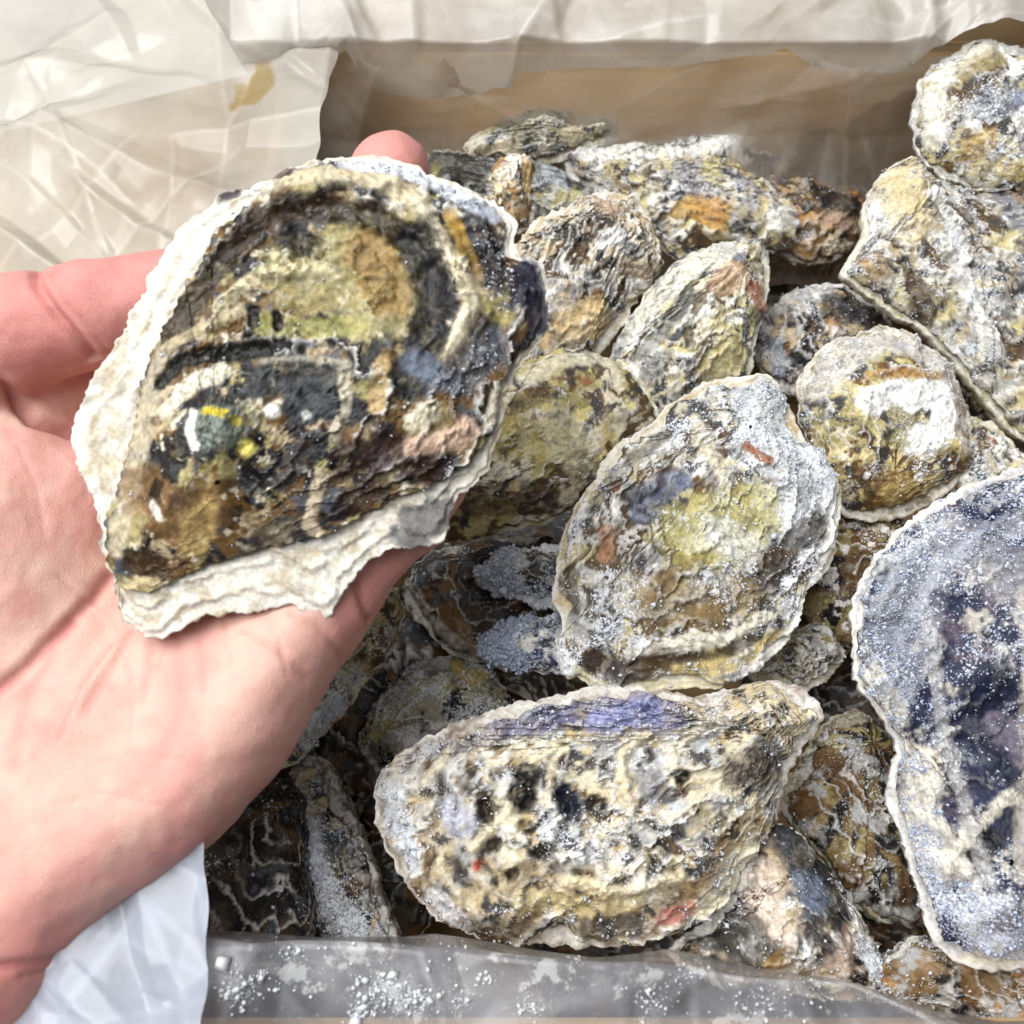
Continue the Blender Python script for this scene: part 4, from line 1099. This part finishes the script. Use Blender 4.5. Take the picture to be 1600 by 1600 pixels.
for lab, P0, zz_, sd_ in (('frosty white-tipped oyster lip jutting from under the pear-shaped oyster, upper of two', [(745, 905), (770, 870), (830, 852), (900, 848), (930, 900), (900, 945), (840, 942), (785, 936)], -0.002, 20),
                          ('blue-white frosted oyster lip jutting from under the pear-shaped oyster, lower of two', [(748, 1010), (775, 972), (830, 960), (900, 968), (940, 1010), (900, 1050), (830, 1050), (785, 1040)], -0.006, 21)):
    oyster(lab, P0, umbo=(P0[4][0] - 8, P0[4][1]), z=zz_, n=(-0.25, -0.25, 1), H=6, D=8, rings=5, amp=1.2, seed=sd_, res=(170, 60), umbo_in=0.2, rag=1.3,
           base=(0.42, 0.43, 0.44) if sd_ == 20 else (0.22, 0.25, 0.33), layers=[(WHITE, 4, 0.55, 0.08, 'iso'), (YEL, 4, 0.63, 0.06, 'iso'), (SLATE, 5, 0.6, 0.06, 'iso'), (NAVY, 5, 0.64, 0.05, 'iso')],
           strokes=[([P0[0], P0[1]], 45, None, 1.0), ([P0[7], P0[0]], 40, None, 1.0)], frost=260, frost_col=(0.74, 0.79, 0.88) if sd_ == 20 else (0.62, 0.70, 0.85), rime=0.5, frost_size=0.24,
           lower=(0.5, 0.52, 0.56), lower2=SLATE, edge_frost=4)

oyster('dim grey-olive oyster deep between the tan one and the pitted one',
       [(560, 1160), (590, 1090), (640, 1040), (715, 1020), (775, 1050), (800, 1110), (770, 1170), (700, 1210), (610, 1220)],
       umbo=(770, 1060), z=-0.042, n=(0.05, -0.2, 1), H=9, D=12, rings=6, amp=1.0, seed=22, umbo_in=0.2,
       base=(0.28, 0.26, 0.19), layers=[(GREY, 4, 0.52, 0.08, 'iso'), (OLIVE, 4, 0.58, 0.06, 'iso'), (DARK, 5, 0.62, 0.06, 'iso')],  # base darkened, puts some of the gap's shade into the shell colour
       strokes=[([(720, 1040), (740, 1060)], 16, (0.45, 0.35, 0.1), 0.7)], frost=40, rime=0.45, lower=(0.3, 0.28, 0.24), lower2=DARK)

oyster('dark oyster on edge with a long frosted grey ridge beside the bluish plastic corner',
       [(452, 1190), (500, 1185), (530, 1230), (560, 1310), (590, 1400), (606, 1480), (560, 1500), (500, 1470), (470, 1380), (450, 1280)],
       umbo=(470, 1195), z=-0.018, n=(-0.35, -0.05, 1), H=7, D=14, rings=6, amp=1.5, rib=0.8, seed=23, umbo_in=0.16,
       base=(0.15, 0.13, 0.10), layers=DARKISH, strokes=[([(462, 1200), (490, 1290), (520, 1380), (550, 1460)], 22, (0.42, 0.37, 0.28), 0.85, 1.5), ([(470, 1230), (480, 1260)], 8, BROWN, 0.8), ([(490, 1300), (530, 1400), (560, 1460)], 22, None, 0.8)],
       frost=50, rime=0.4, lower=(0.18, 0.15, 0.12), lower2=DARK)

oyster('very dark brown oyster in the near corner beside the bluish plastic',
       [(300, 1330), (350, 1270), (420, 1215), (470, 1230), (490, 1320), (500, 1420), (480, 1510), (400, 1520), (320, 1480)],
       umbo=(440, 1225), z=-0.004, n=(0.75, 0.0, 1), H=8, D=12, rings=5, amp=0.9, seed=24, umbo_in=0.16,
       base=(0.085, 0.065, 0.045), layers=[(BROWN, 4, 0.55, 0.07, 'iso'), (DARK, 4, 0.5, 0.1, 'iso'), (SLATE, 6, 0.62, 0.05, 'ring')], frost=8, rime=0.25, lower=(0.14, 0.12, 0.10), lower2=DARK)

oyster('black and pinkish-cream oyster with tiny ring barnacles by the front plastic rim',
       [(1050, 1490), (1120, 1420), (1170, 1350), (1200, 1300), (1230, 1285), (1268, 1318), (1312, 1390), (1362, 1462), (1412, 1545), (1380, 1570), (1250, 1560), (1120, 1540)],
       umbo=(1225, 1300), z=-0.003, n=(0.12, -0.3, 1), H=10, D=13, rings=6, amp=1.2, seed=25, umbo_in=0.18, rim_frill=1.2,
       base=(0.33, 0.26, 0.19), layers=[(TAN, 4, 0.55, 0.07, 'iso'), (SLATE, 4, 0.56, 0.07, 'iso'), (DARK, 5, 0.6, 0.05, 'iso'), (WHITE, 6, 0.66, 0.05, 'iso')],
       strokes=[([(1230, 1320), (1270, 1370), (1290, 1420)], 34, (0.045, 0.05, 0.055), 0.9), ([(1240, 1380), (1255, 1390)], 26, (0.14, 0.17, 0.24), 0.75), ([(1180, 1360), (1180, 1420), (1200, 1450)], 26, (0.62, 0.52, 0.43), 0.85), ([(1110, 1450), (1140, 1430), (1160, 1480)], 34, (0.11, 0.10, 0.085), 0.85),
                ([(1250, 1450), (1270, 1480)], 20, (0.07, 0.05, 0.045), 0.85), ([(1310, 1460), (1290, 1500)], 20, (0.45, 0.33, 0.25), 0.8), ([(1330, 1450), (1380, 1530)], 16, (0.72, 0.70, 0.64), 0.9, 0, 1), ([(1190, 1500)], 22, (0.40, 0.25, 0.08), 0.7),
                ([(1212, 1452)], 8, (0.66, 0.62, 0.58), 0.9, 0.8), ([(1252, 1474)], 7, (0.66, 0.63, 0.58), 0.9, 0.8), ([(1245, 1485)], 6, (0.66, 0.63, 0.58), 0.9, 0.7), ([(1310, 1462)], 7, (0.68, 0.62, 0.56), 0.9, 0.8), ([(1300, 1482)], 6, (0.68, 0.62, 0.56), 0.9, 0.7), ([(1340, 1480), (1370, 1520)], 20, None, 0.8)],
       frost=28, rime=0.3, wet=0.4, lower=(0.60, 0.57, 0.50), lower2=DARK)

oyster('brown-olive oyster in the shade between the pitted one and the frosted blue one',
       [(1222, 1260), (1250, 1190), (1300, 1125), (1345, 1108), (1392, 1140), (1420, 1200), (1440, 1300), (1462, 1420), (1400, 1445), (1340, 1420), (1290, 1340)],
       umbo=(1345, 1120), z=-0.028, n=(0.05, -0.15, 1), H=9, D=12, rings=7, amp=1.1, rib=0.6, seed=26, umbo_in=0.16,
       base=(0.20, 0.14, 0.055), layers=[(OLIVE, 4, 0.55, 0.07, 'iso'), (BROWN, 4, 0.53, 0.08, 'iso'), (DARK, 5, 0.58, 0.06, 'ray'), (GREY, 6, 0.66, 0.05, 'iso')],
       strokes=[([(1310, 1130), (1350, 1115), (1380, 1130)], 13, (0.46, 0.42, 0.31), 0.8), ([(1330, 1420), (1400, 1425), (1440, 1430)], 10, (0.46, 0.46, 0.42), 0.8)], frost=14, rime=0.28, lower=(0.36, 0.30, 0.18), lower2=DARK)

oyster('rust-brown oyster at the bottom corner under the frosted blue one',
       [(1370, 1530), (1420, 1470), (1480, 1470), (1560, 1500), (1660, 1490), (1700, 1560), (1640, 1640), (1500, 1620), (1420, 1590)],
       umbo=(1660, 1520), z=-0.006, n=(0, -0.2, 1), H=9, D=12, rings=6, amp=1.1, seed=27, umbo_in=0.18,
       base=(0.25, 0.17, 0.09), layers=[(BROWN, 4, 0.52, 0.08, 'iso'), (DARK, 5, 0.57, 0.06, 'iso'), (GREY, 5, 0.6, 0.05, 'iso'), (ORANGE, 5, 0.68, 0.05, 'iso')], frost=60, rime=0.4, lower=(0.3, 0.26, 0.2), lower2=DARK)

oyster('pale speckled oyster wedged beside the white-patched one at the frame edge',
       [(1480, 690), (1520, 650), (1560, 665), (1620, 715), (1680, 760), (1640, 820), (1560, 810), (1490, 770)],
       umbo=(1660, 790), z=0.002, n=(-0.1, -0.3, 1), H=7, D=12, rings=6, amp=1.1, seed=28, umbo_in=0.18, res=(170, 60),
       base=(0.52, 0.46, 0.33), layers=CHALKY, strokes=[([(1545, 695)], 9, (0.42, 0.18, 0.1), 0.7)], frost=22, rime=0.35, lower=(0.55, 0.5, 0.4), lower2=OLIVE)

oyster('dark olive speckled oyster filling the gap right below the white-patched one',
       [(1250, 830), (1290, 790), (1350, 785), (1410, 800), (1430, 850), (1400, 920), (1370, 1000), (1310, 1010), (1260, 960)],
       umbo=(1300, 990), z=-0.014, n=(0.0, -0.25, 1), H=9, D=12, rings=6, amp=1.0, seed=29, umbo_in=0.18, res=(190, 70),
       base=(0.24, 0.18, 0.07), layers=[(OLIVE, 4, 0.52, 0.08, 'iso'), (BROWN, 4, 0.55, 0.07, 'iso'), (DARK, 5, 0.6, 0.06, 'iso'), (WHITE, 8, 0.72, 0.03, 'iso')], frost=18, rime=0.3, lower=(0.2, 0.17, 0.13), lower2=DARK)

oyster('white-lipped grey oyster peeking out below the tip of the pear-shaped one',
       [(1180, 1000), (1240, 980), (1292, 978), (1315, 1015), (1305, 1050), (1265, 1078), (1210, 1075), (1170, 1050)],
       umbo=(1190, 1020), z=-0.018, n=(0.1, -0.3, 1), H=6, D=10, rings=5, amp=1.3, seed=30, umbo_in=0.18, res=(160, 56),
       base=(0.42, 0.39, 0.29), layers=[(GREY, 4, 0.5, 0.1, 'iso'), (WHITE, 5, 0.58, 0.06, 'ring'), (OLIVE, 5, 0.6, 0.06, 'iso')], frost=22, rime=0.35, lower=(0.55, 0.54, 0.48), lower2=OLIVE)

# deep layer of shells seen only in the gaps, coloured darker to deepen their shade
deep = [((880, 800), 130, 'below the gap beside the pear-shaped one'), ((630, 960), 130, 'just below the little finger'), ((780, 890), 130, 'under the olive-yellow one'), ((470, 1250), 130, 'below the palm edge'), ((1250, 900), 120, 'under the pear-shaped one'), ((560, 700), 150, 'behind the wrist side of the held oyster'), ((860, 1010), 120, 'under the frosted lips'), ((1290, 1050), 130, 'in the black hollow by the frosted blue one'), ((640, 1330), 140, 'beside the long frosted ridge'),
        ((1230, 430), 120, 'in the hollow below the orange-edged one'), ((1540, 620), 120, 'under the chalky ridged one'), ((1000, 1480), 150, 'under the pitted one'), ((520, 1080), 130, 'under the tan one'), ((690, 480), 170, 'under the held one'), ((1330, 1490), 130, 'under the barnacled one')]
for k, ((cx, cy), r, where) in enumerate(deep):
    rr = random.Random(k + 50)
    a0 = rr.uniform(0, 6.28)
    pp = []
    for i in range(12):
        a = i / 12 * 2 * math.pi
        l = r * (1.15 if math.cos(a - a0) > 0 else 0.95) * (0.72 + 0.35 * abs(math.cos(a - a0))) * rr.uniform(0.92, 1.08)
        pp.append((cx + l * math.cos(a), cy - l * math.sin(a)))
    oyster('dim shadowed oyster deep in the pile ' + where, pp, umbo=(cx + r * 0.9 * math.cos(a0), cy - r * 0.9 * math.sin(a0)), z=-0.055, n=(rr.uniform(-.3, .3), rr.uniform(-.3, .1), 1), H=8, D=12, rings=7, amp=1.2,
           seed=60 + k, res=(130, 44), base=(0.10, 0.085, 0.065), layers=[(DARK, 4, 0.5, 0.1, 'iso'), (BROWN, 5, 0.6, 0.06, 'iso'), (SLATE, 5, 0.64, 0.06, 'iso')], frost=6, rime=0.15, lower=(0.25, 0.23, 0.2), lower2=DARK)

# ------------------------------------------------------------------ the hand
HN = unit(-FWD + 0.33 * UPV)
HO = CAM + ray(300, 950) * 0.232
HX = RGT; HY = np.cross(HN, HX)


def hp(u, v, z=0.0):
    q = hit(u, v, HO + HN * (z / 100), HN) - HO
    return np.array((q @ HX, q @ HY, q @ HN)) * 100      # cm


def smin(a, b, k):
    h = np.clip(0.5 + 0.5 * (b - a) / k, 0, 1)
    return b * (1 - h) + a * h - k * h * (1 - h)


palm_px = [(20, 1615), (72, 1545), (108, 1488), (150, 1444), (220, 1394), (300, 1336), (345, 1300), (400, 1235), (450, 1178), (490, 1102), (520, 1050), (560, 990), (585, 940), (590, 870), (540, 760),
           (440, 650), (330, 560), (200, 545), (60, 580), (-90, 640), (-150, 800), (-190, 1000), (-230, 1250), (-260, 1450), (-330, 1720), (-50, 1760)]
palm_poly = spline([hp(u, v, -1.0)[:2] for u, v in palm_px], 130)
chains = [  # (u, v, z cm, radius cm)
    [(250, 720, -0.9, 1.0), (330, 530, -0.5, 0.92), (420, 410, 0.5, 0.86), (480, 350, 1.4, 0.78)],
    [(400, 800, -1.0, 1.0), (530, 520, -0.6, 0.92), (590, 370, 0.6, 0.92), (610, 272, 2.0, 0.98)],
    [(480, 860, -1.0, 0.95), (620, 640, -0.7, 0.87), (690, 480, 0.4, 0.82), (710, 420, 1.2, 0.75)],
    [(490, 965, -1.2, 1.0), (548, 908, -0.9, 0.84), (640, 812, -0.4, 0.78), (700, 730, 0.4, 0.68)],
    [(-190, 860, -0.6, 1.9), (-110, 640, 0.0, 1.5), (30, 520, 0.7, 1.35), (150, 488, 1.0, 1.22), (300, 452, 0.9, 1.02)],
]
creases = [  # (pixels, depth cm, width cm)
    ([(168, 895), (150, 935), (110, 990), (60, 1048), (-10, 1105)], 0.16, 0.13, 0.0),
    ([(62, 425), (78, 470), (110, 520), (160, 575)], 0.20, 0.13, 1.4),
    ([(-20, 585), (10, 612), (45, 645), (90, 650)], 0.45, 0.18, 0.6),
    ([(540, 885), (556, 915), (574, 968)], 0.14, 0.10, -0.2),
    ([(236, 1005), (240, 1050), (232, 1100)], 0.05, 0.10, 0.0), ([(315, 1005), (325, 1040), (330, 1085)], 0.05, 0.09, 0.0), ([(205, 985), (180, 1050), (150, 1110)], 0.06, 0.12, 0.0),
    ([(385, 990), (440, 1020), (480, 1060)], 0.05, 0.10, 0.0), ([(460, 965), (500, 985), (540, 1030)], 0.06, 0.10, 0.0), ([(280, 1000), (300, 1100), (260, 1200)], 0.035, 0.14, 0.0),
    ([(255, 960), (262, 1010), (250, 1060)], 0.03, 0.05, 0), ([(350, 965), (362, 1010), (372, 1050)], 0.03, 0.05, 0), ([(180, 1010), (140, 1080), (110, 1160)], 0.035, 0.05, 0), ([(90, 900), (120, 930), (150, 940)], 0.025, 0.05, 0.6),
    ([(200, 1030), (220, 1080), (215, 1150)], 0.025, 0.05, 0), ([(420, 965), (445, 1010), (455, 1060)], 0.03, 0.05, 0), ([(30, 700), (60, 760), (70, 830)], 0.02, 0.06, 0.8), ([(20, 1530), (70, 1525), (105, 1512)], 0.05, 0.06, 0.2), ([(95, 445), (120, 500), (165, 545)], 0.05, 0.06, 1.4), ([(150, 1200), (220, 1180), (300, 1190)], 0.02, 0.06, 0), ([(100, 1260), (180, 1240), (260, 1260)], 0.02, 0.06, 0),
    ([(-10, 1512), (50, 1508), (115, 1492)], 0.10, 0.12, 0.2), ([(120, 980), (60, 1100), (40, 1200)], 0.05, 0.16, 0.0),
]
sp = 0.08
lo_ = np.array((-8.4, -10.5, -3.4)); hi_ = np.array((7.2, 11.6, 3.6))
nx, ny, nz_ = ((hi_ - lo_) / sp).astype(int)
gx = lo_[0] + np.arange(nx) * sp; gy = lo_[1] + np.arange(ny) * sp; gz = lo_[2] + np.arange(nz_) * sp
GX, GY = np.meshgrid(gx, gy, indexing='ij')
flat2 = np.stack([GX.ravel(), GY.ravel()], 1)
d2 = poly_sdf(flat2, palm_poly).reshape(nx, ny)


def gauss(u, v, z, sx, sy, rot, a):
    p = hp(u, v, z)
    dx, dy = GX - p[0], GY - p[1]
    c_, s_ = math.cos(rot), math.sin(rot)
    return a * np.exp(-(((dx * c_ + dy * s_) / sx) ** 2 + ((-dx * s_ + dy * c_) / sy) ** 2))


ztop = -1.55 + gauss(-10, 850, 0, 1.8, 3.0, 0.15, 1.55) + gauss(430, 1080, 0, 1.8, 3.0, -0.7, 0.75) + gauss(300, 880, 0, 2.0, 1.8, 0, -0.45) + gauss(60, 1330, 0, 3.0, 2.6, 0.3, 0.55) + gauss(120, 1110, 0, 1.2, 2.0, -0.6, 0.2) + gauss(150, 635, 0, 1.0, 0.9, 0, -1.8) + gauss(190, 830, 0, 0.7, 2.2, 0.1, -0.5)
R_ = 1.45
w1 = d2[:, :, None] + R_
w2 = np.abs(gz[None, None, :] - ztop[:, :, None]) - 1.62 + R_
F = np.sqrt(np.maximum(w1, 0) ** 2 + np.maximum(w2, 0) ** 2) + np.minimum(np.maximum(w1, w2), 0) - R_
for ci, ch in enumerate(chains):
    Fc = None
    pp = [(hp(u, v, z), r) for u, v, z, r in ch]
    for (a, ra), (b, rb) in zip(pp[:-1], pp[1:]):
        ab = b - a
        PX = gx[:, None, None] - a[0]; PY = gy[None, :, None] - a[1]; PZ = gz[None, None, :] - a[2]
        t = np.clip((PX * ab[0] + PY * ab[1] + PZ * ab[2]) / (ab @ ab), 0, 1)
        dd = np.sqrt((PX - t * ab[0]) ** 2 + (PY - t * ab[1]) ** 2 + (PZ - t * ab[2]) ** 2) - (ra + (rb - ra) * t)
        Fc = dd if Fc is None else smin(Fc, dd, 0.25)
    F = smin(F, Fc, 0.22 if ci == 4 else 0.5)


def surface_nets(F):
    s = F < 0
    c = [(i, j, k) for i in (0, 1) for j in (0, 1) for k in (0, 1)]
    sh = tuple(n - 1 for n in F.shape)
    cnt = sum(s[i:i + sh[0], j:j + sh[1], k:k + sh[2]].astype(np.int8) for i, j, k in c)
    act = (cnt > 0) & (cnt < 8)
    idx = np.full(sh, -1, np.int64)
    ids = np.argwhere(act)
    idx[act] = np.arange(len(ids))
    acc = np.zeros((len(ids), 3)); num = np.zeros(len(ids))
    for a in c:
        for ax in range(3):
            if a[ax] == 1:
                continue
            b = list(a); b[ax] = 1
            fa = F[ids[:, 0] + a[0], ids[:, 1] + a[1], ids[:, 2] + a[2]]
            fb = F[ids[:, 0] + b[0], ids[:, 1] + b[1], ids[:, 2] + b[2]]
            m = (fa < 0) != (fb < 0)
            t = np.where(m, fa / np.where(m, fa - fb, 1), 0)
            p = np.tile(np.array(a, float), (len(ids), 1)); p[:, ax] += t
            acc[m] += p[m]; num[m] += 1
    V = ids + acc / num[:, None]
    faces = []
    for ax in range(3):
        o1, o2 = [(1, 2), (2, 0), (0, 1)][ax]
        sl0 = [slice(None)] * 3; sl1 = [slice(None)] * 3
        sl0[ax] = slice(0, -1); sl1[ax] = slice(1, None)
        e0, e1 = s[tuple(sl0)], s[tuple(sl1)]
        ed = np.argwhere(e0 != e1)
        ok = (ed[:, o1] > 0) & (ed[:, o2] > 0) & (ed[:, o1] < sh[o1]) & (ed[:, o2] < sh[o2])
        ed = ed[ok]
        flip = ~e0[ed[:, 0], ed[:, 1], ed[:, 2]]
        def g(d1, d2_):
            q = ed.copy(); q[:, o1] -= d1; q[:, o2] -= d2_
            return idx[q[:, 0], q[:, 1], q[:, 2]]
        quad = np.stack([g(1, 1), g(0, 1), g(0, 0), g(1, 0)], 1)
        quad[flip] = quad[flip][:, ::-1]
        faces.append(quad)
    return V, np.vstack(faces)


hv, hf = surface_nets(F)
hv = lo_ + hv * sp
# normals, light smoothing, then creases
gr = np.gradient(F, sp)


def tri(G, P):
    q = (P - lo_) / sp
    i = np.clip(np.floor(q).astype(int), 0, np.array(F.shape) - 2); f = np.clip(q - i, 0, 1)
    r = 0
    for a in (0, 1):
        for b in (0, 1):
            for c_ in (0, 1):
                wgt = (f[:, 0] if a else 1 - f[:, 0]) * (f[:, 1] if b else 1 - f[:, 1]) * (f[:, 2] if c_ else 1 - f[:, 2])
                r = r + wgt * G[i[:, 0] + a, i[:, 1] + b, i[:, 2] + c_]
    return r


for it in range(5):
    acc = np.zeros_like(hv); num = np.zeros(len(hv))
    for k in range(4):
        np.add.at(acc, hf[:, k], hv[hf[:, (k + 1) % 4]] + hv[hf[:, (k - 1) % 4]]); np.add.at(num, hf[:, k], 2)
    hv = hv * 0.45 + acc / num[:, None] * 0.55
hn = np.stack([tri(g, hv) for g in gr], 1)
hn /= np.maximum(np.linalg.norm(hn, axis=1), 1e-6)[:, None]
red = np.zeros(len(hv))
for px, dep, wid, zc in creases:
    line = [hp(u, v, zc)[:2] for u, v in px]
    dd = poly_dist(hv[:, :2], line) + (fbm(hv[:, 0] * 2, hv[:, 1] * 2, hv[:, 2] * 0, 3) - 0.5) * wid * 0.5
    ends = np.array(line)
    m = np.exp(-(dd / wid) ** 2) * (hn[:, 2] > 0.0)
    hv = hv - hn * (dep * m)[:, None]
    red += m * min(1, dep * 7)
hx, hy, hz = hv.T
hv = hv + hn * ((fbm(hx * 1.1, hy * 1.1, hz * 1.1, 3) - 0.5) * 0.10 + (fbm(hx * 4, hy * 4, hz * 4, 3) - 0.5) * 0.012)[:, None]
PALE = np.array((0.66, 0.435, 0.36)); PINK = np.array((0.60, 0.27, 0.245)); ROSE = np.array((0.50, 0.175, 0.155))
hc = np.tile(PALE, (len(hv), 1))
blot = sstep(0.42, 0.70, fbm(hx * 0.55, hy * 0.55, hz * 0.55 + 5, 4, 0.55))
thumb = sstep(0.2, 2.2, hy - hp(0, 690)[1]) * sstep(-0.5, 1.5, hp(330, 600)[0] - hx)
fingers = sstep(0.0, 1.6, (hx - hp(470, 960)[0]) * 0.75 + (hy - hp(470, 960)[1]) * 0.66)
edge_ = sstep(-1.3, -0.1, np.interp(0, [0], [0]) + poly_sdf(hv[:, :2], palm_poly)) * 0.55
m = np.clip(blot * 0.5 + thumb * 0.75 + fingers * 0.7 + edge_, 0, 1)[:, None]
hc = hc * (1 - m) + PINK * m
wrist = sstep(0.5, 3.5, hp(150, 1330)[1] - hy - 0.25 * (hx - hp(150, 1330)[0]))
m = np.clip(red * 0.75 + thumb * blot * 0.6 + wrist * 0.55, 0, 1)[:, None]
hc = hc * (1 - m) + ROSE * m
hand = mesh_object('person', hv, hf, M_SKIN, None, hc, True)
mw = frame_matrix(HO, HX, HY, HN)
hand.matrix_world = mw @ Matrix.Scale(0.01, 4)
hand['label'] = 'bare open hand, palm up, holding the large dark oyster over the box'
hand['category'] = 'person'

# ------------------------------------------------------------------ lumps of rime stuck to the front film
from mathutils.bvhtree import BVHTree
me = front_fold.data
bvh = BVHTree.FromPolygons([v.co + Vector(LOFF) for v in me.vertices], [tuple(p.vertices) for p in me.polygons])
rng = np.random.default_rng(77)
pos = []; rad = []
for (u, v, r, cnt) in ((600, 1545, 42, 420), (650, 1562, 30, 260), (565, 1578, 24, 160), (375, 1545, 34, 220), (352, 1512, 14, 40), (455, 1492, 20, 60), (410, 1520, 8, 30), (720, 1560, 26, 120), (760, 1528, 14, 40), (830, 1572, 24, 120),
                       (1010, 1565, 40, 120), (1180, 1575, 50, 140), (900, 1500, 12, 26), (1080, 1520, 30, 60), (700, 1500, 60, 40), (500, 1510, 90, 60), (930, 1490, 5, 30), (1250, 1540, 40, 60)):
    for k in range(cnt):
        uu, vv = u + rng.normal(0, r * 0.55), v + rng.normal(0, r * 0.42)
        d = ray(uu, vv)
        h_ = bvh.ray_cast(Vector(CAM), Vector(unit(d)))
        if h_[0] is None:
            continue
        rr_ = 0.00015 * math.exp(rng.normal(0, 0.55)) * (2.4 if rng.random() < 0.12 else 1)
        n_ = h_[1] if h_[1].dot(Vector(d)) < 0 else -h_[1]
        pos.append(np.array(h_[0] + n_ * rr_ * 0.5)); rad.append(rr_)
v_, f_ = grains(np.array(pos), np.array(rad), rng)
o = mesh_object('frost', v_ - LOFF, f_, M_FROST, liner, np.tile(np.array((0.82, 0.84, 0.87)), (len(v_), 1)), False)
o['kind'] = 'stuff'
